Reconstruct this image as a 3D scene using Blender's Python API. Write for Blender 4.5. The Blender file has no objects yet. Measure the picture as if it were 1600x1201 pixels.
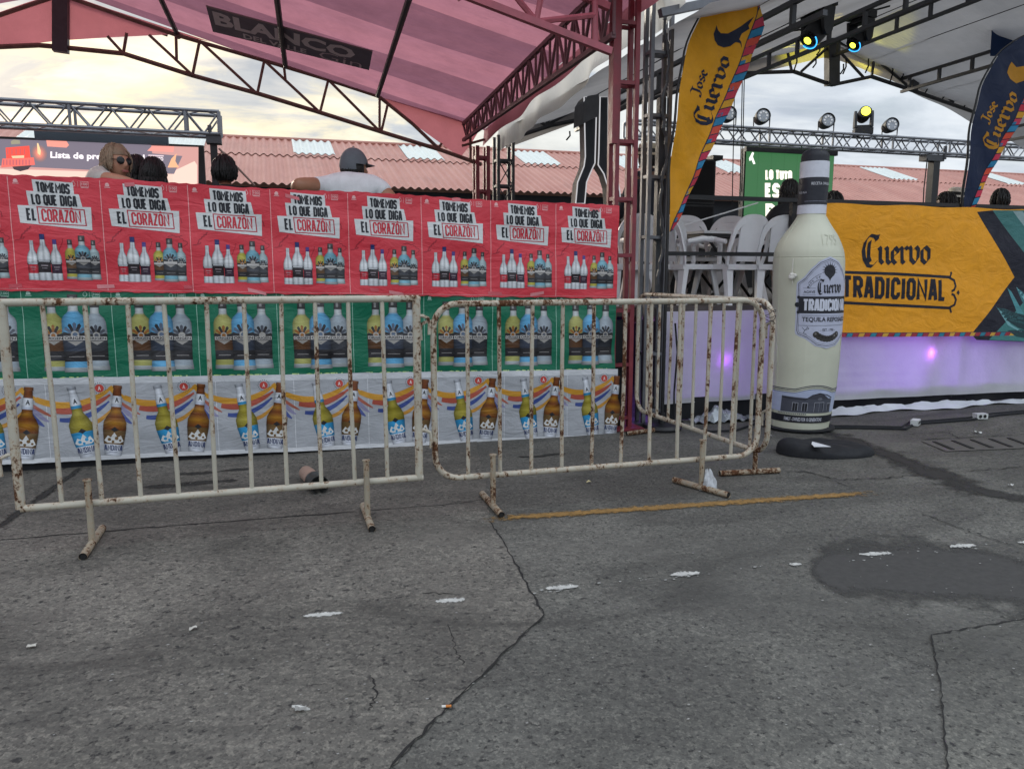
import bpy, bmesh, math, random
from mathutils import Vector, Matrix
from mathutils.geometry import tessellate_polygon
random.seed(11)
SC = bpy.context.scene
COL = SC.collection
R = math.radians

# ------------------------------------------------------------ camera, sky, sun, exposure
CAM_H, FPX, PITCH, YAW = 1.3, 1200.0, R(8.3), R(17.0)
cd = bpy.data.cameras.new('camera'); cam = bpy.data.objects.new('camera', cd); COL.objects.link(cam)
cam.location = (0, 0, CAM_H); cam.rotation_euler = (R(90) - PITCH, 0, -YAW)
cd.sensor_fit = 'HORIZONTAL'; cd.sensor_width = 36; cd.lens = FPX / 1600 * 36
cd.clip_start = 0.05; cd.clip_end = 2000
SC.camera = cam
SC.view_settings.view_transform = 'Standard'; SC.view_settings.look = 'None'
SC.view_settings.exposure = 0.88; SC.view_settings.gamma = 1
SUN_EL, SUN_AZ = R(14), R(-22)          # azimuth measured from +Y towards +X
w = bpy.data.worlds.new('World'); SC.world = w; w.use_nodes = True
def build_world():
    nt = w.node_tree; N = nt.nodes; L = nt.links; N.clear()
    out = N.new('ShaderNodeOutputWorld')
    sky = N.new('ShaderNodeTexSky'); sky.sky_type = 'NISHITA'; sky.sun_disc = False
    sky.sun_elevation = SUN_EL; sky.sun_rotation = SUN_AZ; sky.air_density = 1.2; sky.dust_density = 2.0
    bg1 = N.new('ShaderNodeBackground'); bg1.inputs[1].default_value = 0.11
    L.new(sky.outputs[0], bg1.inputs[0])
    tc = N.new('ShaderNodeTexCoord'); sep = N.new('ShaderNodeSeparateXYZ'); L.new(tc.outputs['Generated'], sep.inputs[0])
    def M(op, a, b=None, c=None):
        n = N.new('ShaderNodeMath'); n.operation = op
        for i, x in enumerate((a, b, c)):
            if x is None: continue
            if isinstance(x, (int, float)): n.inputs[i].default_value = x
            else: L.new(x, n.inputs[i])
        return n.outputs[0]
    z = M('ADD', M('MAXIMUM', sep.outputs[2], 0.0), 0.16)
    cx = M('DIVIDE', sep.outputs[0], z); cy = M('DIVIDE', sep.outputs[1], z)
    cmb = N.new('ShaderNodeCombineXYZ'); L.new(cx, cmb.inputs[0]); L.new(cy, cmb.inputs[1])
    def noise(scale, det, rough, off=0):
        n = N.new('ShaderNodeTexNoise'); n.inputs['Scale'].default_value = scale; n.inputs['Detail'].default_value = det
        n.inputs['Roughness'].default_value = rough; n.inputs['Distortion'].default_value = 0.4
        mp = N.new('ShaderNodeMapping'); mp.inputs['Location'].default_value = (off, off * .7, 0); mp.inputs['Scale'].default_value = (1, 1.5, 1)
        L.new(cmb.outputs[0], mp.inputs[0]); L.new(mp.outputs[0], n.inputs[0]); return n.outputs[0]
    def ramp(v, stops):
        r = N.new('ShaderNodeValToRGB'); e = r.color_ramp.elements
        while len(e) < len(stops): e.new(0.5)
        for k, (p, c) in enumerate(stops): e[k].position = p; e[k].color = (*c, 1)
        L.new(v, r.inputs[0]); return r.outputs[0]
    n1 = noise(1.55, 8, .6, 3.1); n2 = noise(2.6, 5, .5, 9.4)
    # dot with the direction of the sunset glow
    g = Vector((math.sin(R(-13)), math.cos(R(-13)), 0.16)).normalized()
    dv = N.new('ShaderNodeVectorMath'); dv.operation = 'DOT_PRODUCT'; L.new(tc.outputs['Generated'], dv.inputs[0]); dv.inputs[1].default_value = g
    glow = ramp(dv.outputs['Value'], [(0.62, (0, 0, 0)), (0.86, (.35, .35, .35)), (0.98, (1, 1, 1))])
    cool = ramp(n1, [(.30, (.50, .56, .66)), (.45, (.66, .72, .80)), (.56, (.80, .86, .93)), (.72, (.92, .96, 1.0))])
    warm = ramp(n1, [(.33, (.42, .47, .55)), (.44, (.60, .63, .66)), (.515, (.98, .89, .66)), (.60, (1.12, 1.03, .80)), (.8, (1.2, 1.12, .98))])
    mx = N.new('ShaderNodeMix'); mx.data_type = 'RGBA'; L.new(glow, mx.inputs[0]); L.new(cool, mx.inputs[6]); L.new(warm, mx.inputs[7])
    mul = N.new('ShaderNodeMix'); mul.data_type = 'RGBA'; mul.blend_type = 'MULTIPLY'; mul.inputs[0].default_value = 1
    L.new(mx.outputs[2], mul.inputs[6]); L.new(ramp(n2, [(.25, (.80, .81, .84)), (.6, (1, 1, 1))]), mul.inputs[7])
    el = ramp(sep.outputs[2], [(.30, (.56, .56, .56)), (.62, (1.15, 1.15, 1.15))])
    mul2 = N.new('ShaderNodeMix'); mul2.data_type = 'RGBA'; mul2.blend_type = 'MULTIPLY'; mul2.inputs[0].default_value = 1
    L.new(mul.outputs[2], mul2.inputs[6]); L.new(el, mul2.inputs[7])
    bg2 = N.new('ShaderNodeBackground'); bg2.inputs[1].default_value = 1.0; L.new(mul2.outputs[2], bg2.inputs[0])
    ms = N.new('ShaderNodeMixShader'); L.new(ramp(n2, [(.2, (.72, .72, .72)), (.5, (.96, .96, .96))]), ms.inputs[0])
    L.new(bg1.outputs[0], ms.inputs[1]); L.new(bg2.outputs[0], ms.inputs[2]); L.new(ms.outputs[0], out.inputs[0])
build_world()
sl = bpy.data.lights.new('sun', 'SUN'); sl.energy = 1.1; sl.angle = R(14); sl.color = (1, .9, .74)
so = bpy.data.objects.new('sun', sl); COL.objects.link(so)
sd = Vector((math.sin(SUN_AZ) * math.cos(SUN_EL), math.cos(SUN_AZ) * math.cos(SUN_EL), math.sin(SUN_EL)))
so.rotation_euler = sd.to_track_quat('Z', 'Y').to_euler(); so.location = (-10, 30, 20)

# ------------------------------------------------------------ measuring helpers: a pixel of the photograph to a point of the place
_f = Vector((math.sin(YAW) * math.cos(PITCH), math.cos(YAW) * math.cos(PITCH), -math.sin(PITCH)))
_r = Vector((math.cos(YAW), -math.sin(YAW), 0)); _u = _r.cross(_f); _O = Vector((0, 0, CAM_H))
def ray(px, py): return _f + _r * ((px - 800) / FPX) + _u * ((600.5 - py) / FPX)
def atG(px, py, z=0.0): d = ray(px, py); return _O + d * ((z - CAM_H) / d.z)
def atY(px, py, Y): d = ray(px, py); return _O + d * (Y / d.y)
def atX(px, py, X): d = ray(px, py); return _O + d * (X / d.x)
def atP(px, py, p, n): d = ray(px, py); return _O + d * ((Vector(p) - _O).dot(Vector(n)) / d.dot(Vector(n)))

# ------------------------------------------------------------ materials
def lin(c):
    if isinstance(c, str): c = tuple(int(c[i:i+2], 16) / 255 for i in (0, 2, 4))
    return tuple((x / 12.92 if x <= .04045 else ((x + .055) / 1.055) ** 2.4) for x in c)
def hexc(c): return tuple(int(c[i:i+2], 16) / 255 for i in (0, 2, 4)) if isinstance(c, str) else c
class NT:
    def __init__(s, name):
        s.m = bpy.data.materials.new(name); s.m.use_nodes = True; s.t = s.m.node_tree; s.N = s.t.nodes; s.L = s.t.links
        s.b = s.N['Principled BSDF']; s.out = s.N['Material Output']
    def set(s, sock, v):
        if hasattr(v, 'node'): s.L.new(v, sock)
        elif isinstance(v, tuple) and len(v) == 3 and sock.type == 'RGBA': sock.default_value = (*v, 1)
        else: sock.default_value = v
    def pos(s): return s.N.new('ShaderNodeNewGeometry').outputs['Position']
    def obj(s): return s.N.new('ShaderNodeTexCoord').outputs['Object']
    def mapping(s, v, scale=(1, 1, 1), rot=(0, 0, 0), loc=(0, 0, 0)):
        m = s.N.new('ShaderNodeMapping'); m.inputs['Scale'].default_value = scale; m.inputs['Rotation'].default_value = rot; m.inputs['Location'].default_value = loc
        s.L.new(v, m.inputs[0]); return m.outputs[0]
    def noise(s, v, scale, det=4, rough=.55, dist=0):
        n = s.N.new('ShaderNodeTexNoise'); n.inputs['Scale'].default_value = scale; n.inputs['Detail'].default_value = det
        n.inputs['Roughness'].default_value = rough; n.inputs['Distortion'].default_value = dist; s.L.new(v, n.inputs[0]); return n.outputs[0]
    def voro(s, v, scale, feat='F1', out='Distance'):
        n = s.N.new('ShaderNodeTexVoronoi'); n.feature = feat; n.inputs['Scale'].default_value = scale; s.L.new(v, n.inputs['Vector']); return n.outputs[out]
    def ramp(s, v, stops):
        r = s.N.new('ShaderNodeValToRGB'); e = r.color_ramp.elements
        while len(e) < len(stops): e.new(.5)
        for k, (p, c) in enumerate(stops):
            e[k].position = p; e[k].color = (c, c, c, 1) if isinstance(c, (int, float)) else (*c, 1)
        s.L.new(v, r.inputs[0]); return r.outputs[0]
    def mix(s, f, a, b, mode='MIX'):
        n = s.N.new('ShaderNodeMix'); n.data_type = 'RGBA'; n.blend_type = mode
        s.set(n.inputs[0], f); s.set(n.inputs[6], a); s.set(n.inputs[7], b); return n.outputs[2]
    def math(s, op, a, b=0.0):
        n = s.N.new('ShaderNodeMath'); n.operation = op; s.set(n.inputs[0], a); s.set(n.inputs[1], b); return n.outputs[0]
    def sep(s, v): n = s.N.new('ShaderNodeSeparateXYZ'); s.L.new(v, n.inputs[0]); return n.outputs
    def bump(s, h, strength=.3, dist=.01, prev=None):
        n = s.N.new('ShaderNodeBump'); n.inputs['Strength'].default_value = strength; n.inputs['Distance'].default_value = dist
        s.L.new(h, n.inputs['Height'])
        if prev is not None: s.L.new(prev, n.inputs['Normal'])
        return n.outputs[0]
    def fin(s, col=None, rough=None, nor=None, metal=None, spec=None):
        for k, v in (('Base Color', col), ('Roughness', rough), ('Normal', nor), ('Metallic', metal), ('Specular IOR Level', spec)):
            if v is not None: s.set(s.b.inputs[k], v)
        return s.m
MATS = {}
def pmat(name, col, rough=.6, var=.14, scale=6, bump=.15, bscale=40, metal=0, spec=.5):
    if name in MATS: return MATS[name]
    t = NT(name); c = lin(col); p = t.pos(); n = t.noise(p, scale, 5, .6)
    c2 = t.mix(t.ramp(n, [(.3, 0), (.7, 1)]), tuple(x * (1 - var) for x in c), tuple(min(1, x * (1 + var)) for x in c))
    rr = t.ramp(n, [(.3, max(0, rough - .1)), (.7, min(1, rough + .1))])
    nb = t.bump(t.noise(p, bscale, 3), bump, .004) if bump else None
    MATS[name] = t.fin(c2, rr, nb, metal, spec); return MATS[name]
def emis(name, col, strength):
    if name in MATS: return MATS[name]
    t = NT(name); t.set(t.b.inputs['Base Color'], tuple(.2 * x for x in lin(col))); t.set(t.b.inputs['Emission Color'], lin(col)); t.b.inputs['Emission Strength'].default_value = strength
    MATS[name] = t.m; return t.m
def fabric(name, colnode, translucent=.5, rough=.8, tcol=None, nor=None):
    """woven or vinyl sheet that lets part of the light through"""
    t = colnode if isinstance(colnode, tuple) else None
    n = NT(name)
    p = n.pos()
    c = lin(colnode[0]) if t else None
    v = n.noise(p, 1.6, 6, .6); v2 = n.noise(n.mapping(p, (1, 6, 1)), 5, 4, .6)
    col = n.mix(n.ramp(v, [(.3, 0), (.72, 1)]), tuple(x * .82 for x in c), tuple(min(1, x * 1.08) for x in c))
    nb = n.bump(v2, .35, .03)
    n.fin(col, rough, nb, 0, .25)
    tr = n.N.new('ShaderNodeBsdfTranslucent'); n.set(tr.inputs[0], lin(tcol) if tcol else col); n.L.new(nb, tr.inputs['Normal'])
    ms = n.N.new('ShaderNodeMixShader'); ms.inputs[0].default_value = translucent
    n.L.new(n.b.outputs[0], ms.inputs[1]); n.L.new(tr.outputs[0], ms.inputs[2]); n.L.new(ms.outputs[0], n.out.inputs[0])
    MATS[name] = n.m; return n.m
def print_mat(name, rough=.42, wr=.5, translucent=0, wscale=(2.2, 1, 5)):
    """printed sheet: the inks come from the mesh's own print colours"""
    t = NT(name); a = t.N.new('ShaderNodeAttribute'); a.attribute_name = 'Print'; p = t.pos()
    n = t.noise(t.mapping(p, wscale, (0, R(24), 0)), 2.2, 5, .55, 1.2); n2 = t.noise(p, 26, 3, .5)
    scuff = t.ramp(t.noise(p, 9, 6, .7), [(.35, (.90, .90, .90)), (.62, (1, 1, 1))])
    col = t.mix(1.0, a.outputs['Color'], scuff, 'MULTIPLY')
    nb = t.bump(n2, .06, .004, t.bump(n, wr, .035)) if wr else None
    t.fin(col, t.ramp(n, [(.3, rough - .08), (.7, rough + .12)]), nb, 0, .45)
    if translucent:
        tr = t.N.new('ShaderNodeBsdfTranslucent'); t.L.new(col, tr.inputs[0])
        ms = t.N.new('ShaderNodeMixShader'); ms.inputs[0].default_value = translucent
        t.L.new(t.b.outputs[0], ms.inputs[1]); t.L.new(tr.outputs[0], ms.inputs[2]); t.L.new(ms.outputs[0], t.out.inputs[0])
    MATS[name] = t.m; return t.m
def rusty(name, paint, amount=.5, rust=('6a4224', '3a2416')):
    t = NT(name); p = t.pos()
    n = t.noise(t.mapping(p, (1, 1, .5)), 21, 8, .7); n2 = t.noise(p, 62, 5, .65); big = t.noise(p, 2.3, 3, .5)
    m = t.math('ADD', t.math('MULTIPLY', n, .62), t.math('ADD', t.math('MULTIPLY', n2, .34), t.math('MULTIPLY', big, .30)))
    th = .80 - amount * .16; p2 = t.mapping(p, (1, 1, .45))
    mask = t.ramp(m, [(th - .026, 0), (th + .026, 1)]); halo = t.ramp(m, [(th - .085, 0), (th, .75)])
    pc = lin(paint)
    base = t.mix(t.ramp(t.noise(p, 5, 5, .6), [(.3, 0), (.7, 1)]), tuple(x * .78 for x in pc), pc)
    st = t.mix(halo, base, lin('a2764a'), 'MIX'); base2 = t.mix(.55, base, st)
    rc = t.mix(t.ramp(n2, [(.35, 0), (.65, 1)]), lin(rust[0]), lin(rust[1]))
    col = t.mix(mask, base2, rc)
    inv = t.math('SUBTRACT', 1.0, mask)
    MATS[name] = t.fin(col, t.ramp(mask, [(0, .42), (1, .9)]), t.bump(n2, .25, .002, t.bump(inv, .4, .0015)), 0, .4); return t.m

# ------------------------------------------------------------ mesh builder
ORG = {}
def tag(o, label=None, cat=None, group=None, kind=None):
    if label: o['label'] = label
    if cat: o['category'] = cat
    if group: o['group'] = group
    if kind: o['kind'] = kind
    return o
def empty(name, loc=(0, 0, 0), rz=0, **k):
    o = bpy.data.objects.new(name, None); COL.objects.link(o); o.location = loc; o.rotation_euler = (0, 0, rz)
    o.empty_display_size = .1; ORG[o] = Vector(loc); return tag(o, **k)
class MB:
    def __init__(s): s.v = []; s.f = []; s.m = []; s.c = []; s.off = None
    def add(s, vs, fs, m=0, c=None):
        b = len(s.v); s.v += [tuple(x) for x in vs]
        for f in fs: s.f.append(tuple(i + b for i in f)); s.m.append(m); s.c.append(c)
        return s
    def box(s, a, b, m=0, c=None):
        x0, y0, z0 = a; x1, y1, z1 = b
        vs = [(x, y, z) for z in (z0, z1) for y in (y0, y1) for x in (x0, x1)]
        return s.add(vs, [(0, 2, 3, 1), (4, 5, 7, 6), (0, 1, 5, 4), (2, 6, 7, 3), (0, 4, 6, 2), (1, 3, 7, 5)], m, c)
    def obox(s, cen, ax, ay, az, m=0, c=None):
        cen, ax, ay, az = map(Vector, (cen, ax, ay, az))
        vs = [cen + ax * i + ay * j + az * k for k in (-1, 1) for j in (-1, 1) for i in (-1, 1)]
        return s.add(vs, [(0, 2, 3, 1), (4, 5, 7, 6), (0, 1, 5, 4), (2, 6, 7, 3), (0, 4, 6, 2), (1, 3, 7, 5)], m, c)
    def bar(s, p0, p1, w, h=None, m=0, up=(0, 0, 1), c=None):
        """square section bar"""
        p0, p1 = Vector(p0), Vector(p1); h = h or w; d = p1 - p0; L = d.length
        if L < 1e-6: return s
        d /= L; upv = Vector(up)
        if abs(d.dot(upv)) > .95: upv = Vector((0, 1, 0))
        x = d.cross(upv).normalized(); y = x.cross(d).normalized()
        return s.obox((p0 + p1) / 2, d * L / 2, x * w / 2, y * h / 2, m, c)
    def tube(s, pts, r, n=8, m=0, closed=False, cap=True, c=None):
        pts = [Vector(p) for p in pts]; k = len(pts); rs = r if isinstance(r, (list, tuple)) else [r] * k
        rings = []; prev = None
        for i in range(k):
            if closed: d = (pts[(i + 1) % k] - pts[i - 1])
            else: d = (pts[min(i + 1, k - 1)] - pts[max(i - 1, 0)])
            d = d.normalized()
            if prev is None:
                a = Vector((0, 0, 1)) if abs(d.z) < .9 else Vector((1, 0, 0)); x = d.cross(a).normalized()
            else:
                x = (prev - d * prev.dot(d)).normalized()
            prev = x; y = d.cross(x); rings.append([pts[i] + (x * math.cos(t * 2 * math.pi / n) + y * math.sin(t * 2 * math.pi / n)) * rs[i] for t in range(n)])
        vs = [p for rg in rings for p in rg]; fs = []
        for i in range(k if closed else k - 1):
            j = (i + 1) % k
            for t in range(n): fs.append((i * n + t, i * n + (t + 1) % n, j * n + (t + 1) % n, j * n + t))
        if cap and not closed: fs.append(tuple(reversed(range(n)))); fs.append(tuple((k - 1) * n + t for t in range(n)))
        return s.add(vs, fs, m, c)
    def lathe(s, prof, cen=(0, 0, 0), n=32, m=0, cap=True, mats=None, axis=None):
        cen = Vector(cen); vs = []; fs = []; ms = []
        if axis is None: ex, ey, ez = Vector((1, 0, 0)), Vector((0, 1, 0)), Vector((0, 0, 1))
        else:
            ez = Vector(axis).normalized(); a = Vector((0, 0, 1)) if abs(ez.z) < .9 else Vector((1, 0, 0)); ex = a.cross(ez).normalized(); ey = ez.cross(ex)
        for (r, z) in prof:
            for t in range(n):
                a = t * 2 * math.pi / n; vs.append(cen + (ex * math.cos(a) + ey * math.sin(a)) * r + ez * z)
        b = len(s.v); s.v += [tuple(x) for x in vs]
        for i in range(len(prof) - 1):
            for t in range(n):
                s.f.append(tuple(b + q for q in (i * n + t, i * n + (t + 1) % n, (i + 1) * n + (t + 1) % n, (i + 1) * n + t))); s.m.append(mats[i] if mats else m); s.c.append(None)
        if cap:
            s.f.append(tuple(b + q for q in reversed(range(n)))); s.m.append(mats[0] if mats else m); s.c.append(None)
            s.f.append(tuple(b + (len(prof) - 1) * n + q for q in range(n))); s.m.append(mats[-1] if mats else m); s.c.append(None)
        return s
    def grid(s, fn, nu, nv, m=0, c=None):
        vs = [fn(i / nu, j / nv) for j in range(nv + 1) for i in range(nu + 1)]
        return s.add(vs, [(j * (nu + 1) + i, j * (nu + 1) + i + 1, (j + 1) * (nu + 1) + i + 1, (j + 1) * (nu + 1) + i) for j in range(nv) for i in range(nu)], m, c)
    def prism(s, pts, d, m=0, c=None, mside=None):
        """closed outline pushed along vector d"""
        pts = [Vector(p) for p in pts]; d = Vector(d); n = len(pts)
        s.add(pts + [p + d for p in pts], [tuple(range(n)), tuple(reversed(range(n, 2 * n)))], m, c)
        b = len(s.v) - 2 * n
        for i in range(n):
            j = (i + 1) % n; s.f.append((b + i, b + n + i, b + n + j, b + j)); s.m.append(m if mside is None else mside); s.c.append(c)
        return s
    def build(s, name, mats, parent=None, loc=None, smooth=40, fix=False, **k):
        if not isinstance(mats, (list, tuple)): mats = [mats]
        org = ORG[parent] if parent is not None else Vector(loc or (0, 0, 0))
        me = bpy.data.meshes.new(name); me.from_pydata([tuple(Vector(p) - org) for p in s.v], [], s.f)
        for mt in mats: me.materials.append(mt)
        me.polygons.foreach_set('material_index', s.m)
        if any(c is not None for c in s.c):
            at = me.attributes.new('Print', 'FLOAT_COLOR', 'CORNER'); cols = []
            for p in me.polygons:
                c = s.c[p.index]
                if c is None: cols += [.8, .8, .8, 1] * p.loop_total
                elif isinstance(c, list):
                    for q in c: cols += [*q, 1]
                else: cols += [*c, 1] * p.loop_total
            at.data.foreach_set('color', cols)
        if fix:
            bm = bmesh.new(); bm.from_mesh(me); bmesh.ops.recalc_face_normals(bm, faces=bm.faces); bm.to_mesh(me); bm.free()
        if smooth: 
            me.polygons.foreach_set('use_smooth', [True] * len(me.polygons)); me.set_sharp_from_angle(angle=R(smooth))
        o = bpy.data.objects.new(name, me); COL.objects.link(o)
        if parent is not None: o.parent = parent
        else: o.location = org
        ORG[o] = org
        return tag(o, **k)
def copy_tree(o, parent=None):
    c = o.copy(); COL.objects.link(c)
    if parent is not None: c.parent = parent
    for ch in list(o.children): copy_tree(ch, c)
    return c

# ------------------------------------------------------------ lettering and printed artwork
_TX = {}
def text_mesh(st, bold=.0, res=2):
    k = (st, bold)
    if k in _TX: return _TX[k]
    cu = bpy.data.curves.new('lettering', 'FONT'); cu.body = st; cu.size = 1; cu.offset = bold; cu.resolution_u = res; cu.fill_mode = 'FRONT'
    o = bpy.data.objects.new('lettering', cu); COL.objects.link(o)
    dg = bpy.context.evaluated_depsgraph_get(); me = bpy.data.meshes.new_from_object(o.evaluated_get(dg))
    vs = [(v.co.x, v.co.y) for v in me.vertices]; fs = [tuple(p.vertices) for p in me.polygons]
    bpy.data.objects.remove(o); bpy.data.curves.remove(cu); bpy.data.meshes.remove(me)
    x0 = min(v[0] for v in vs); x1 = max(v[0] for v in vs); y0 = min(v[1] for v in vs); y1 = max(v[1] for v in vs)
    _TX[k] = ([((x - x0) / (x1 - x0), (y - y0) / (y1 - y0)) for x, y in vs], fs, None); return _TX[k]
BL = {  # broad-nib strokes of a blackletter hand, x-height 1
 'u': (.86, [[(0, .96), (.1, .84), (.1, .2), (.26, .02), (.5, .2)], [(.46, .96), (.58, .84), (.58, .16), (.74, .0)]]),
 'e': (.66, [[(.3, .98), (.08, .78), (.08, .2), (.28, .0), (.56, .2)], [(.26, .96), (.5, .74), (.44, .6), (.12, .42)]]),
 'r': (.64, [[(0, .96), (.1, .84), (.1, .14), (.22, .02)], [(.16, .8), (.36, .98), (.52, .86)]]),
 'v': (.82, [[(0, 1.0), (.1, .86), (.1, .24), (.34, .0)], [(.34, .86), (.48, 1.0), (.64, .82), (.6, .3), (.36, .02)]]),
 'o': (.78, [[(.3, 1.0), (.08, .82), (.08, .22), (.32, .0)], [(.3, 1.0), (.58, .78), (.58, .24), (.32, .0)]]),
 's': (.64, [[(.52, .86), (.34, 1.0), (.1, .8), (.14, .62), (.46, .42), (.5, .2), (.3, .0), (.04, .14)]]),
 'C': (1.12, [[(.96, 1.42), (.78, 1.6), (.46, 1.66), (.16, 1.3), (.06, .8), (.14, .3), (.4, -.12), (.66, -.16), (1.0, .16)], [(.46, 1.3), (.42, 1.0), (.42, .36), (.52, .12)], [(.74, 1.6), (1.0, 1.62), (.9, 1.36)]]),
 'J': (.8, [[(.02, 1.4), (.2, 1.56), (.7, 1.5)], [(.5, 1.5), (.5, .2), (.34, -.1), (.0, -.12), (.02, .1)]]),
}
def bl_mesh(st):
    k = ('bl', st)
    if k in _TX: return _TX[k]
    vs = []; fs = []; x = 0; nib = (.115, .085)
    for ch in st:
        wd, strokes = BL[ch]
        for sk in strokes:
            for a, b in zip(sk[:-1], sk[1:]):
                dx, dy = b[0] - a[0], b[1] - a[1]; l = math.hypot(dx, dy); ex, ey = dx / l * .02, dy / l * .02
                i = len(vs)
                vs += [(x + a[0] - nib[0] - ex, a[1] - nib[1] - ey), (x + a[0] + nib[0] - ex, a[1] + nib[1] - ey), (x + b[0] + nib[0] + ex, b[1] + nib[1] + ey), (x + b[0] - nib[0] + ex, b[1] - nib[1] + ey)]
                fs.append((i, i + 1, i + 2, i + 3))
        x += wd
    x0 = min(v[0] for v in vs); x1 = max(v[0] for v in vs); y0 = min(v[1] for v in vs); y1 = max(v[1] for v in vs)
    _TX[k] = ([((a - x0) / (x1 - x0), (b - y0) / (y1 - y0)) for a, b in vs], fs, True); return _TX[k]
_O8 = [(.28, 0), (.72, 0), (1, .13), (1, .87), (.72, 1), (.28, 1), (0, .87), (0, .13)]
CF = {  # condensed capitals: width, strokes (points, closed)
 'O': (.36, [(_O8, True)]), 'Ó': (.36, [(_O8, True), ([(.35, 1.16), (.8, 1.3)], False)]), 'Q': (.36, [(_O8, True), ([(.6, .2), (.9, -.16)], False)]),
 'T': (.38, [([(-.12, 1), (1.12, 1)], False), ([(.5, 1), (.5, -.07)], False)]), 'M': (.56, [([(0, -.07), (0, .98), (.5, .42), (1, .98), (1, -.07)], False)]),
 'E': (.30, [([(1, 1), (0, 1), (0, 0), (1, 0)], False), ([(0, .52), (.85, .52)], False)]), 'L': (.28, [([(0, 1.07), (0, 0), (1, 0)], False)]),
 'S': (.34, [([(1, .80), (1, .88), (.72, 1), (.28, 1), (0, .87), (0, .66), (.2, .54), (.8, .46), (1, .34), (1, .13), (.72, 0), (.28, 0), (0, .12), (0, .22)], False)]),
 'U': (.36, [([(0, 1.07), (0, .13), (.28, 0), (.72, 0), (1, .13), (1, 1.07)], False)]), 'D': (.36, [([(0, 0), (.7, 0), (1, .16), (1, .84), (.7, 1), (0, 1)], True)]),
 'I': (.06, [([(.5, -.07), (.5, 1.07)], False)]), 'G': (.36, [([(1, .76), (1, .87), (.72, 1), (.28, 1), (0, .87), (0, .13), (.28, 0), (.72, 0), (1, .13), (1, .46), (.55, .46)], False)]),
 'A': (.38, [([(0, -.07), (.36, 1), (.64, 1), (1, -.07)], False), ([(.16, .28), (.84, .28)], False)]), 'C': (.35, [([(1, .72), (1, .87), (.72, 1), (.28, 1), (0, .87), (0, .13), (.28, 0), (.72, 0), (1, .13), (1, .28)], False)]),
 'R': (.36, [([(0, -.07), (0, 1), (.7, 1), (1, .88), (1, .60), (.7, .48), (0, .48)], False), ([(.5, .48), (1.02, -.07)], False)]), 'Z': (.34, [([(0, 1), (1, 1), (0, 0), (1, 0)], False)]),
 'N': (.46, [([(0, -.07), (0, .98), (1, .02), (1, 1.07)], False)]), 'B': (.36, [([(0, 0), (0, 1), (.72, 1), (.96, .88), (.96, .64), (.72, .53), (1, .42), (1, .13), (.72, 0)], True)]), 'P': (.35, [([(0, -.07), (0, 1), (.7, 1), (1, .88), (1, .60), (.7, .47), (0, .47)], False)]),
 'V': (.38, [([(0, 1.07), (.5, 0), (1, 1.07)], False)]), 'Y': (.38, [([(0, 1.07), (.5, .48), (1, 1.07)], False), ([(.5, .48), (.5, -.07)], False)]),
}
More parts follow.
